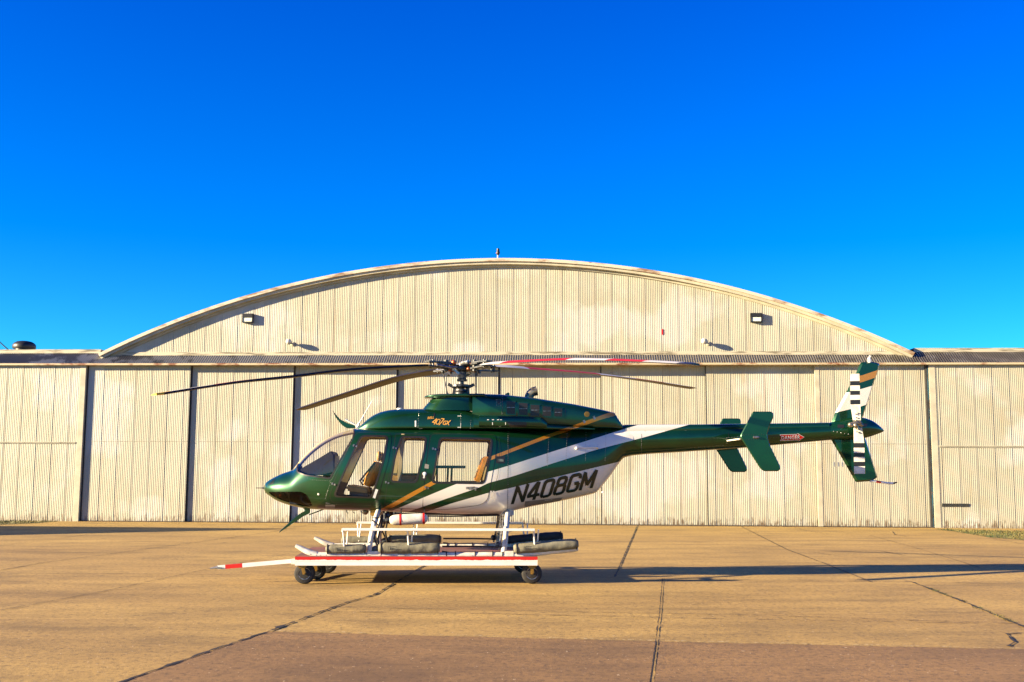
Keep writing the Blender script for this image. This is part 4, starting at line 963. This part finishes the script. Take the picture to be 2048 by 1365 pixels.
# engine cowling: upper box with mesh windows, and the broader deck below it
p6 = np.arange(944, 1242.1, 3.); T6 = [(944,789.8),(958,789.8),(1005,791.3),(1063,797.5),(1143,809.5),(1205,821.5),(1226,826.5),(1233,838),(1242,852)]
ec = lofted('engine_cowling', M['livery_top'], hl, px=p6, top=curve(T6, p6, True), bot=np.maximum(np.interp(p6, [1078,1092], [846,859]), curve(T6, p6, True)+3), hw=curve([(944,.42),(980,.46),(1060,.47),(1150,.40),(1226,.27),(1242,.22)], p6), nu=arr(4.2, len(p6)), nl=arr(7, len(p6)), mid=.5)
# cut the slanting front face of the box
c = MB(); c.prism([(H(*q).x, H(*q).z) for q in ((930,780),(930,860),(963,860),(957.5,832),(946.5,795.5),(944,798.6),(940,798.6),(940,780))], -1, 1)
c = MB(); c.prism([(H(*q).x, H(*q).z) for q in ((900,798.5),(945,798.5),(958.5,834),(959,860),(900,860))], -1, 1); co_ = c.build('c', M['green']); boolean(ec, co_, 'DIFFERENCE'); drop(co_); finish(ec, 32)
bvhE = BVHTree.FromPolygons([v.co[:] for v in ec.data.vertices], [p.vertices[:] for p in ec.data.polygons])
p7 = np.arange(946, 1184.1, 3.); T7 = [(946,833),(958,834.5),(1010,837),(1077,838.5),(1084,846),(1090,855),(1120,857),(1168,856),(1169,838),(1246,851.5)]
T7 = [(946,832.5),(958,834.5),(1077,838),(1090,851),(1150,856),(1184,859)]
lofted('engine_deck', M['livery_top'], hl, px=p7, top=curve(T7, p7, True), bot=arr(862, len(p7)), hw=curve([(946,.56),(1000,.60),(1080,.56),(1184,.43)], p7), nu=arr(5, len(p7)), nl=arr(6, len(p7)), mid=.3)
dk = [o for o in hl.children if o.name == 'engine_deck'][0]; bvhK = BVHTree.FromPolygons([v.co[:] for v in dk.data.vertices], [p.vertices[:] for p in dk.data.polygons])
# bulged sponson along the deck and its step
p8 = np.arange(956, 1090.1, 3.); lofted('engine_sponson', M['green'], hl, px=p8, top=np.interp(p8, [956,1076,1090], [834.2,837.8,850]), bot=np.interp(p8, [956,1078,1090], [858.5,859.5,859]), hw=np.interp(p8, [956,1076,1090], [.635,.635,.60]), nu=arr(7, len(p8)), nl=arr(7, len(p8)))
sp_ = [o for o in hl.children if o.name == 'engine_sponson'][0]; bvhS = BVHTree.FromPolygons([v.co[:] for v in sp_.data.vertices], [p.vertices[:] for p in sp_.data.polygons])
for q in ([(1013,803),(1030,804.5),(1030,829),(1013.5,828)], [(1037.5,806),(1055,807.5),(1055,831),(1037.5,830)], [(1061,810),(1078.5,811),(1078.5,832),(1061,831.5)], [(1085,813),(1102,814.5),(1102,833.5),(1085,832.5)], [(1108.5,817),(1124,818),(1124,833.8),(1108.5,833.5)]):
    f_ = patch('grille_frame', M['green'], ec, [(q[0][0]-2, q[0][1]-2), (q[1][0]+2, q[1][1]-2), (q[2][0]+2, q[2][1]+2), (q[3][0]-2, q[3][1]+2)], off=.006, bvh=bvhE)
    patch('grille', M['gasket'], f_, q, off=.010, bvh=bvhE)
    b = MB()
    for k in (1,): y_ = q[0][1] + (q[3][1]-q[0][1])*k/2; strip(b, [(q[0][0]+1, y_), (q[1][0]-1, y_)], .008, .014, 4, bvhE)
    rivets(b, [(q[0][0]-1, q[0][1]-1), (q[1][0]+1, q[1][1]-1), (q[2][0]+1, q[2][1]+1), (q[3][0]-1, q[3][1]+1), (q[0][0]-1, q[0][1]-1)], 4, bvh=bvhE)
    b.build('grille_slats', M['steel'], f_)
b = MB(); strip(b, [(1006,793),(1005,831)], .006, .004, bvh=bvhE); strip(b, [(1131,812),(1130,835)], .005, .004, bvh=bvhE); strip(b, [(1005,833),(1130,837)], .005, .004, bvh=bvhE); b.build('cowling_seams', M['gasket'], ec)
b = MB(); rivets(b, [(1005,794),(1004,831)], 3, bvh=bvhE); rivets(b, [(993,800),(1001,800),(1001,812),(993,812),(993,800)], 2.5, bvh=bvhE); b.build('rivets', M['steel'], ec)
patch('access_panel', M['dark_steel'], ec, [(995,802),(1000,802),(1000,810),(995,810)], bvh=bvhE)
patch('intake_screen', M['gasket'], dk, [(1012,843.5),(1053,844.5),(1053,857.5),(1022,856)], off=.008, bvh=bvhS)
b = MB()
for x, y_ in ((974,840),(984,840),(994,840),(1000,840),(998,853),(1069,862-5)): strip(b, [(x, y_), (x+4, y_)], .010, .006, 3, bvhS)
for x in (985, 1011): strip(b, [(x, 845), (x, 850)], .010, .006, 3, bvhS)
b.build('cowling_latches', M['label_white'], dk)
# badge and scoops on the rear of the cowl
p, nr = skin(1174, 829, .004, bvhE); b = MB(); b.lathe(p, nr, [(-.004,.045),(.004,.045),(.005,.030)], 20); b.build('round_badge', M['gold_metal'], ec, smooth=30)
b = MB(); strip(b, [(1166,845),(1170,842)], .05, .012, 2, bvhE); strip(b, [(1186,837),(1190,835)], .06, .012, 2, bvhE); b.build('drain_cover', M['steel'], ec)
# exhaust elbow
b = MB(); ep = [H(1055,806,-.02), H(1057,796,-.02), H(1060.5,788.5,-.02), H(1066,784,-.02), H(1074,782,-.02)]
b.tube(ep, [.066,.072,.075,.078,.080], 20, cap=False); b.tube(list(reversed(ep)), [.074,.072,.070,.066,.06], 20, cap=False); b.build('exhaust_stack', M['exhaust'], hl, smooth=50)
b = MB(); b.prism([(H(*q).x, H(*q).z) for q in ((1009,793),(1011,788),(1016,786),(1019,786.5),(1019,794))], -.06, .06); b.build('cowl_scoop', M['green'], ec, bevel=.006)

# ---- wire cutters, aerial, roof fitting
uc = foil('wire_cutter', M['green'], [(664.5,820),(668,825),(680,839),(696,847),(712,851),(711,857),(694,857.5),(683,850),(671,835)], 0, .025, rim=.01)
b = MB(); b.tube([H(690,839,0), H(712,851,0), H(722,856,0)], .014, 8); b.build('cutter_brace', M['label_white'], uc, smooth=30)
b = MB(); b.tube([H(715,852,-.08), H(722,841,-.08), H(745,801,-.08)], [.02,.010,.005], 8); b.tube([H(714,856,-.08), H(718,850,-.08)], .03, 10); b.build('whip_aerial', M['label_white'], hl, smooth=30)
lc = foil('wire_cutter', M['green'], [(603,1014),(621,1018),(620,1027),(607,1033),(595,1041.5),(557,1067),(560,1062),(592,1033),(604,1025),(611,1022)], 0, .025, rim=.006)
b = MB(); b.tube([H(618,1030,0), H(650,1018,0)], .010, 8); b.build('cutter_brace', M['green'], lc)

# ---- main rotor
hub = H(925, 735, 0); base = H(922, 792, 0)
b = MB(); b.lathe((base.x, 0, base.z-.03), (0,0,1), [(0,.13),(.02,.13),(.03,.11),(.08,.11),(.085,.10),(.10,.11),(.12,.10),(.14,.10),(.15,.045),(hub.z-base.z+.05,.045)], 20); mast = b.build('rotor_mast', M['dark_steel'], hl, smooth=35)
b = MB()
for sx in (-1, 1):
    b.obox((base.x+sx*.13, -.03, base.z-.02), (base.x+sx*.10, -.03, base.z+.18), .05, .035, (0,1,0)); b.obox((base.x+sx*.12, -.05, base.z+.14), (base.x+sx*.22, -.05, base.z+.19), .05, .06, (0,1,0))
b.lathe((base.x, 0, base.z+.13), (0,0,1), [(0,.14),(.02,.17),(.05,.17),(.06,.12)], 20); b.build('swashplate', M['dark_steel'], mast, smooth=35)
b = MB(); b.obox((base.x-.06, -.05, base.z+.18), (base.x-.06, -.05, hub.z-.03), .035, .035); b.obox((base.x+.09, -.05, base.z+.18), (base.x+.09, -.05, hub.z-.03), .03, .03)
b.box((base.x-.055, -.09, hub.z-.20), (base.x+.085, .05, hub.z-.07)); b.box((base.x-.07, -.07, hub.z-.24), (base.x+.10, .05, hub.z-.205)); b.build('drive_links', M['dark_steel'], mast, bevel=.006)
for (x0, y0), (x1, y1), yy in (((886,744),(895,790),-.2), ((952,742),(952,790),-.15)):
    b = MB(); b.tube([H(x0, y0, yy), H(x0+(x1-x0)*.3, y0+(y1-y0)*.3, yy), H(x1, y1, yy)], [.014, .008 if x0 < 950 else .010, .010], 8); b.sphere(H(x0, y0, yy), .03, 10, 6); b.sphere(H(x1, y1-1, yy), .025, 10, 6); b.build('pitch_link', M['dark_steel'], mast, smooth=40)
b = MB(); b.lathe((hub.x, 0, hub.z-.08), (0,0,1), [(0,.10),(.02,.16),(.06,.17),(.09,.16),(.10,.09),(.15,.08),(.17,.05)], 24); hubo = b.build('rotor_hub', M['dark_steel'], hl, smooth=35)
TIPS = [((310,790.5), (-.80,-.60), [(317,790),(394,778),(487,764.5),(581,754.7),(700,741),(800,735),(870,732),(925,731)]),
        ((596,820), (-.60,.80), [(596,820),(700,786),(800,755),(853,745),(885,740),(925,734)]),
        ((1395,729.5), (.60,-.80), [(925,732),(1000,726.5),(1060,723),(1145,720),(1215,721),(1290,724),(1395,730)]),
        ((1383,777.5), (.80,.60), [(925,731),(1000,733),(1060,738),(1130,743.5),(1205,751),(1300,764),(1383,777.5)])]
HCI = (HF.M.inverted() @ CM).inverted()
def toPX(p): q = HCI @ p; return 1024 - FPX*q.x/q.z, 682.5 + FPX*q.y/q.z
SPAN = 5.33
for bi, (tp, dr, way) in enumerate(TIPS):
    yl = dr[1]*SPAN; tip = H(tp[0], tp[1], yl); r0 = Vector((hub.x, 0, hub.z)); hv = Vector((tip.x-hub.x, tip.y, 0)); Ls = hv.length; hv.normalize(); ed = Vector((-hv.y, hv.x, 0))     # leading edge: rotor turns anticlockwise
    drp = r0.z-tip.z; b = MB(); ns = 44; sec = []
    prof = [(-.75,0,.0),(-.45,.018,-.006),(0,.030,-.012),(.18,.026,-.013),(.25,.0,.0)]      # along chord (trailing to leading), upper and lower surface
    vs = []; mi = []
    for i in range(ns+1):
        s_ = .115 + (1-.115)*i/ns; r = Ls*s_
        p = r0 + hv*r; wy = sorted(way)
        for _ in range(3): px_ = toPX(p)[0]; p.z = H(px_, float(pchip([q[0] for q in wy], [q[1] for q in wy], np.clip(px_, wy[0][0], wy[-1][0]))), p.y).z
        ch = .25 if s_ > .17 else .15+.12*(s_-.115)/.055
        if s_ > .985: ch *= .8
        a = R(12 - 12*s_); cv = ed*math.cos(a) + Vector((0,0,1))*math.sin(a); nv = ed.cross(hv)*-1; nv = Vector((0,0,1))*math.cos(a) - ed*math.sin(a)
        up = [p + cv*(c*ch) + nv*(u*ch/.27*1.0) for c, u, d_ in prof]; lo = [p + cv*(c*ch) + nv*(d_*ch/.27) for c, u, d_ in prof[1:-1]]
        vs += up + list(reversed(lo))
    K = 8
    for i in range(ns):
        sm = .115 + (1-.115)*(i+.5)/ns
        top = 2 if sm < .24 else 3 if sm < .54 else 2 if sm < .69 else 3 if sm < .83 else 2 if sm < .965 else 1
        for k in range(K):
            b.m = top if k < 3 else 0
            if sm > .985: b.m = 1
            b.add([vs[i*K+k], vs[i*K+(k+1) % K], vs[(i+1)*K+(k+1) % K], vs[(i+1)*K+k]], [(0,1,2,3)])
    b.m = 0; b.add(vs[:K], [tuple(range(K))]); b.m = 1; b.add(vs[-K:], [tuple(range(K))])
    mats = [M['blade_bottom'], M['yellow'] if bi == 0 else M['blade_bottom'], M['blade_white'], M['blade_red']]
    bl = b.build('rotor_blade', mats, hl, link=True)
    bm = bmesh.new(); bm.from_mesh(bl.data); bmesh.ops.remove_doubles(bm, verts=bm.verts, dist=1e-5); bmesh.ops.recalc_face_normals(bm, faces=bm.faces); bm.to_mesh(bl.data); bm.free(); finish(bl, 40)
    # grip, yoke arm, damper and bolts at the root
    def at(r, e=0, u=0): return r0 + hv*r + ed*e + Vector((0,0,u))
    b = MB(); b.obox(at(.12,0,.02), at(.50,0,.03), .15, .022); b.obox(at(.30,0,.055), at(.74,0,.05), .13, .025); b.obox(at(.30,0,-.045), at(.74,0,-.02), .13, .025)
    b.tube([at(.34,0,-.09), at(.34,0,.10)], .04, 12); b.tube([at(.64,.035,-.05), at(.64,.035,.085)], .018, 10); b.tube([at(.64,-.035,-.05), at(.64,-.035,.085)], .018, 10)
    b.build('blade_grip', M['dark_steel'], bl, bevel=.004)
    b = MB(); b.tube([at(.20,.10,-.02), at(.38,.16,-.04), at(.60,.09,-.01)], .022, 8); b.tube([at(.15,-.12,.05), at(.30,-.10,.06)], .035, 10); b.obox(at(.25,.1,-.07), at(.18,.16,-.14), .05, .04); b.build('pitch_horn', M['steel'], bl, smooth=35)
    b = MB(); b.sphere(at(.24,.07,.06), .045, 12, 8); b.sphere(at(.24,-.05,-.05), .035, 12, 8); b.build('elastomeric_bearing', M['copper'], bl, smooth=40)

# ---- landing gear
YS = 1.20
def both(f):
    for s_ in (-1, 1): f(s_)
def off(p, s_):   # same station on the far side: mirror of a near-side point
    return Vector((p.x, p.y*-s_ if False else (p.y if s_ < 0 else -p.y), p.z))
NS = -YS
def near(px_, py_, s_=-1, y=None):
    p = H(px_, py_, NS if y is None else y); return Vector((p.x, p.y if s_ < 0 else -p.y, p.z))
skids = {}
def smoothpath(P, n_=4):
    out = []
    for i in range(len(P)-1):
        p0, p1, p2, p3 = P[max(i-1,0)], P[i], P[i+1], P[min(i+2, len(P)-1)]
        for k in range(n_): t = k/n_; out.append(.5*((2*p1)+(p2-p0)*t+(2*p0-5*p1+4*p2-p3)*t*t+(3*p1-p0-3*p2+p3)*t**3))
    out.append(P[-1]); return out
for s_ in (-1, 1):
    P = [near(591,1091.5,s_), near(600,1096,s_), near(615,1103.5,s_), near(632,1109,s_), near(655,1110.8,s_), near(800,1111,s_), near(1000,1110.5,s_), near(1045,1109.5,s_), near(1100,1103.5,s_), near(1156,1098,s_)]
    b = MB(); Q = smoothpath(P); rr = [.025+.022*min(1, i/8) for i in range(len(Q))]; rr[-1] = .035
    b.tube(Q, rr, 12); sk = b.build('skid_tube', M['white_dirty'], hl, smooth=40); skids[s_] = sk
    b = MB()
    for x in (620, 632, 640, 652, 672, 697, 732): p = near(x, 1108+min(2, (x-620)/6), s_); b.sphere(p+Vector((0, s_*.044, 0)), .008, 6, 4)
    for x in (735, 803, 870, 938, 1040): p = near(x, 1112, s_); b.box((p.x-.05, p.y-.05, p.z-.018), (p.x+.05, p.y+.05, p.z+.012))
    b.build('skid_shoe', M['white_dirty'], sk)
    b = MB()
    for a_, c_ in (((655,1107.2),(730,1107.2)), ((765,1107.4),(868,1107.4)), ((1045,1106),(1150,1094.5))): b.obox(near(*a_, s_)+Vector((0,0,.015)), near(*c_, s_)+Vector((0,0,.015)), .07, .035)
    b.build('float_rail', M['white'], sk)
    b = MB(); b.tube([near(x, y_, s_) for x, y_ in ((884,1103),(900,1106),(940,1105),(985,1106),(1020,1104))], .012, 8); b.tube([near(x, y_, s_)+Vector((0,-s_*.03,.05)) for x, y_ in ((884,1100),(950,1100),(1010,1101))], .014, 8)
    for x in (893, 911, 950, 985, 1005): p = near(x, 1109, s_); b.tube([p+Vector((-.008,0,0)), p+Vector((.008,0,0))], .052, 12)
    b.build('inflation_hose', M['hose'], sk, smooth=40)
    # bags
    bagm = M['canvas'] if s_ < 0 else M['canvas']
    for (x0, y0), (x1, y1), r in (((652,1098.5),(733,1097.5),.076), ((757,1096.5),(880,1095.5),.092), ((1027,1098),(1156,1087.5),.088)):
        a_, c_ = near(x0, y0, s_), near(x1, y1, s_); d = (c_-a_); L_ = d.length; b = MB(); pth = []; rr = []; n_ = 40
        a_ = a_ + Vector((0, s_*.03, 0)); 
        for k in range(n_+1):
            t = k/n_; e = min(t*L_, (1-t)*L_); pth.append(a_ + d*t)
            rr.append(r*(1-.38*math.exp(-e*24))*(1+random.uniform(-.018, .018)))
        b.tube(pth, rr, 22)
        for i_, v in enumerate(b.v):       # softly squashed and wrinkled cloth
            c = a_ + d*((Vector(v)-a_).dot(d)/L_**2); o_ = Vector(v)-c; an = math.atan2(o_.z, o_.y)
            o_ *= 1+.030*math.sin(an*5+v[0]*9)+.02*math.sin(v[0]*31+an*2); o_.z *= .95; b.v[i_] = tuple(c+o_)
        bag = b.build('float_bag', bagm if not (s_ > 0 and x0 > 1000) else M['canvas_dark'], hl, smooth=60)
        b = MB(); dn = d.normalized()
        for t in (.045, .965): c = a_+d*t; b.tube([c-dn*.006, c+dn*.006], r*1.02, 22)
        b.build('lace', M['hose'], bag, smooth=40)
        if s_ < 0:
            b = MB(); up = Vector((0,0,1)); u2 = dn.cross(Vector((0,1,0))).normalized(); u2 = u2 if u2.z > 0 else -u2
            for row, (hh, ln) in enumerate(((.30,.11),(.14,.04),(.0,.10),(-.16,.19))):
                c0 = a_ + d*.0 + dn*.15 + Vector((0, s_*r*math.sqrt(1-hh*hh)*1.06, 0)) + u2*r*hh
                k = 0
                while k < ln: b.obox(c0+dn*k, c0+dn*min(ln, k+.022), .004, .0045, u2); k += .034
            b.build('stencilled_lines', M['gasket'], bag)
    # cross tube legs
    def leg(pts, wd, nm='cross_tube'):
        b = MB(); b.tube(smoothpath(pts, 4), wd, 14); return b.build(nm, M['white_dirty'], hl, smooth=40)
    fl_ = leg([near(758,1020,s_,-.35), near(755,1027,s_,-.62), near(748,1050,s_,-.86), near(741,1082,s_,-1.10), near(739,1104,s_,NS)], [.042]*12+[.040]*5)
    rl_ = leg([near(1016,1022,s_,-.30), near(1015,1032,s_,-.60), near(1013,1054,s_,-.86), near(1010,1084,s_,-1.10), near(1007,1106,s_,NS)], [.042]*17)
    for l_, pts in ((fl_, [(752,1036,-.76),(744,1066,-.98)]), (rl_, [(1014,1046,-.76),(1011,1081,-1.06)])):
        b = MB()
        for x, y_, yy in pts: p = near(x, y_, s_, yy); b.tube([p+Vector((0,0,.010)), p-Vector((0,0,.010))], .052, 14)
        b.build('clamp', M['hose'], l_)
    b = MB(); b.tube([near(768,1024,s_,-.5), near(763,1050,s_,-.8), near(756,1078,s_,-1.0), near(758,1102,s_,-1.15)], .016, 8); b.tube([near(764,1030,s_,-.6), near(757,1055,s_,-.85), near(748,1075,s_,-1.05), near(756,1098,s_,-1.18)], .014, 8)
    b.tube([near(744,1040,s_,-.9), near(758,1052,s_,-.9), near(750,1066,s_,-.98), near(738,1100,s_,-1.2), near(748,1104,s_,-1.2)], .012, 8); b.build('inflation_hose', M['hose'], fl_, smooth=40)
    b = MB(); b.tube([near(1007,1028,s_,-.5), near(1006,1050,s_,-.85), near(1001,1082,s_,-1.08), near(998,1100,s_,-1.15)], .018, 8); b.tube([near(1001,1030,s_,-.5), near(1001,1075,s_,-.95), near(1003,1095,s_,-1.1)], .011, 8); b.build('brake_line', M['steel'], rl_, smooth=40)
    for q_, r_, pr in ((near(752,1099,s_,-1.17), (.07,.04,.06), fl_), (near(996,1090,s_,-1.10), (.04,.04,.05), rl_), (near(768,1038,s_,-.5), (.05,.05,.09), fl_), (near(776,1032,s_,-.45), (.05,.05,.06), fl_)):
        b = MB(); b.sphere(q_, r_); b.build('valve', M['dark_steel'], pr, smooth=40)
    b = MB(); q_ = near(779,1045,s_,-.5); b.box(tuple(q_-Vector((.035,.03,.02))), tuple(q_+Vector((.035,.03,.05)))); b.build('valve_block', M['dark_steel'], fl_, bevel=.008)
    for x0, x1, l_ in ((722,765,fl_), (997,1030,rl_)):
        b = MB(); b.obox(near((x0+12), 1109, s_), near(x1-2, 1109, s_), .10, .10); b.build('saddle', M['white_dirty'], l_, bevel=.012)
    # step board with its struts
    YB = -1.36
    a_, c_ = near(684,1059.2,s_,YB), near(1069,1060,s_,YB)
    b = MB(); b.obox(a_, c_, .17, .035); sb = b.build('step_board', M['white'], hl, bevel=.004)
    for x, y1 in ((688, 1100), (817, 1102), (1069, 1098)):
        b = MB(); b.tube([near(x-2, 1060, s_, YB-.03), near(x+1, y1, s_, NS-.06)], .014, 8); b.tube([near(x-2, 1059, s_, YB-.03), near(x-2, 1064, s_, YB-.03)], .022, 8); b.tube([near(x+8, 1060, s_, YB+.07), near(x+5, y1, s_, NS+.04)], .012, 8); b.build('step_strut', M['white'], sb, smooth=30)
    p = near(754,1060,s_,YB); b = MB()
    for x in (752, 1012): b.obox(near(x-3, 1055, s_, -.92), near(x-3, 1058, s_, YB+.06), .04, .05); 
    b.build('step_bracket', M['white_dirty'], sb)
# belly fairings over the cross tubes
b = MB(); b.box((H(744,1020).x, -.45, H(744,1031).z), (H(762,1020).x, .45, H(744,1016).z)); b.build('tube_fairing', M['gold_metal'], hl, bevel=.02)
b = MB(); b.box((H(1001,1020).x, -.42, H(1001,1032).z), (H(1025,1020).x, .42, H(1001,1016).z)); b.build('tube_fairing', M['white_dirty'], hl, bevel=.02)
b = MB(); b.tube([H(783,1031.5,-.5), H(900,1033,-.45), H(1000,1031,-.4)], .012, 8); b.tube([H(790,1028,-.30), H(995,1029,-.30)], .018, 8); b.build('air_line', M['hose'], hl)
# float bottle
a_, c_ = H(779,1041,-.78), H(856,1037,-.78); d = (c_-a_).normalized(); L_ = (c_-a_).length; r = .086
b = MB(); b.tube([a_+d*t for t in (0,.01,.03,.07,.12,L_-.12,L_-.06,L_-.025,L_-.008,L_)], [.035,.05,.066,.080,r,r,.079,.060,.035,.006], 28); bt = b.build('float_bottle', M['white_dirty'], hl, smooth=50)
for t in (.16, .53):
    b = MB(); b.tube([a_+d*t, a_+d*(t+.03)], r+.004, 28); b.build('bottle_strap', M['red'], bt, smooth=40)
b = MB(); b.tube([a_-d*.10, a_-d*.06, a_-d*.05, a_+d*.0], [.03,.03,.045,.045], 12); b.tube([a_-d*.08, a_-d*.08+Vector((0,0,.12))], .02, 8); b.build('bottle_valve', M['dark_steel'], bt, smooth=40)
b = MB()
for t in (.175, .545): b.obox(a_+d*t, a_+d*t+Vector((0,.25,.16)), .03, .02, (1,0,0))
b.build('bottle_bracket', M['dark_steel'], bt)

# ================================================================== TROLLEY
TR = Frame(HF.M @ Vector((0,0,0)), R(4.0))
tl = empty('trolley', TR.M, 'low flat helicopter trolley with a white frame, red edge stripe and four rubber wheels', 'trolley')
def T(px_, py_, y=-1.33): return TR.at(px_, py_, y)
zt_, zm_, zb_ = T(830, 1114).z, T(830, 1120.8).z, T(830, 1131.5).z
x0, x1 = T(590, 1120).x, T(1075, 1120).x; Y0, Y1 = -1.33, 1.12
b = MB()
b.box((x0, Y0, zb_), (x1, Y0+.05, zt_-.002)); b.box((x0, Y1-.05, zb_), (x1, Y1, zt_-.002)); b.box((x0, Y0+.05, zb_), (x0+.06, Y1-.05, zt_-.002)); b.box((x1-.06, Y0+.05, zb_), (x1, Y1-.05, zt_-.002))
fr = b.build('frame', M['white'], tl)
m, n, l, bb_ = nodes('chipped_red_over_white'); setp(bb_, Roughness=.45)
co = objco(n, l); sep = n.new('ShaderNodeSeparateXYZ'); l.new(co, sep.inputs[0])
nz = n.new('ShaderNodeMath'); nz.operation = 'MULTIPLY_ADD'; l.new(noise(n, l, 6, 6, objco(n, l, (1,1,.3)), .7), nz.inputs[0]); nz.inputs[1].default_value = .05; l.new(sep.outputs[2], nz.inputs[2])
l.new(mixc(n, l, ramp(n, l, nz.outputs[0], zm_+.026, zm_+.028), (.74,.71,.65), (.50,.010,.005)), bb_.inputs['Base Color']); M['chip'] = m
b = MB(); b.box((x0-.002, Y0-.003, zm_-.02), (x1+.002, Y0-.001, zt_)); b.build('edge_stripe', M['chip'], fr); b = MB(); b.box((x0-.002, Y1+.001, zm_-.02), (x1+.002, Y1+.003, zt_)); b.build('edge_stripe', M['chip'], fr)
b = MB(); b.box((x0-.001, Y0-.0008, zt_-.001), (x1+.001, Y1+.0008, zt_+.004)); b.build('deck', M['deck'], tl)
def wheel(x, y, r, cast, name='wheel'):
    b = MB(); c = Vector((x, y, r)); b.lathe(c, (0,1,0), [(-.052,r*.56),(-.055,r*.80),(-.046,r*.93),(-.025,r*.995),(.025,r*.995),(.046,r*.93),(.055,r*.80),(.052,r*.56)], 32); w_ = b.build('wheel', M['rubber'], tl, smooth=40)
    b = MB(); b.lathe(c, (0,1,0), [(-.045,r*.10),(-.050,r*.3),(-.030,r*.36),(-.030,r*.50),(-.056,r*.57),(.056,r*.57),(.030,r*.50),(.030,r*.3)], 28); b.build('rim', M['steel'], w_, smooth=30)
    b = MB(); top = Vector((x+cast, y, zb_))
    for s_ in (-1, 1): b.obox(c+Vector((0, s_*.072, -.01)), Vector((x+cast*.7, y+s_*.072, zb_-.04)), .05, .010, (0,1,0))
    b.box((x+cast-.05, y-.08, zb_-.045), (x+cast+.05, y+.08, zb_-.022)); b.tube([c-Vector((0,.085,0)), c+Vector((0,.085,0))], .014, 8); b.box((x+cast-.07, y-.10, zb_-.021), (x+cast+.07, y+.10, zb_-.003)); b.build('caster_fork', M['gold_metal'], w_, bevel=.003)
RW = T(609, 1149, -1.25).z + .01
wheel(T(609.5,1149,-1.20).x, -1.20, RW, -.035); wheel(T(1063.5,1149,-1.20).x, -1.20, RW, 0)
wheel(T(633,1147,-.45).x, -.45, RW*.93, -.02); wheel(T(655,1140,.80).x, .80, RW, -.03); wheel(T(1046,1140,.80).x, .80, RW, 0)
# tow bar
ya = -.95
b = MB(); a_, m1, m2, c_ = T(590,1122,ya), T(485,1131.2,ya), T(451,1134,ya), T(437,1135,ya)
b.obox(a_, m1, .055, .06); b.build('tow_bar', M['white'], tl); tb = [o for o in tl.children if o.name == 'tow_bar'][0]
b = MB(); b.obox(m1, m2, .056, .062); b.build('red_band', M['red'], tb)
b = MB(); b.obox(m2, c_, .055, .058); b.build('bar_end', M['white'], tb)
b = MB(); b.tube([c_+Vector((.05,0,.0)), T(428,1136.2,ya), T(420,1137.5,ya)], [.03,.018,.010], 8); b.tube([T(437,1131,ya), T(437,1138,ya)], .022, 8); b.obox(T(448,1137,ya), T(436,1136,ya), .07, .025); b.build('tow_hook', M['steel'], tb, smooth=30)
b = MB(); b.obox(T(590,1123,ya)+Vector((-.0,0,0)), T(583,1123.5,ya), .12, .08); b.build('hinge', M['white_dirty'], tb)
b = MB(); b.obox(T(590,1122,.5), m1+Vector((.1,.05,0)), .045, .05); b.build('tow_bar_brace', M['white_dirty'], tb)
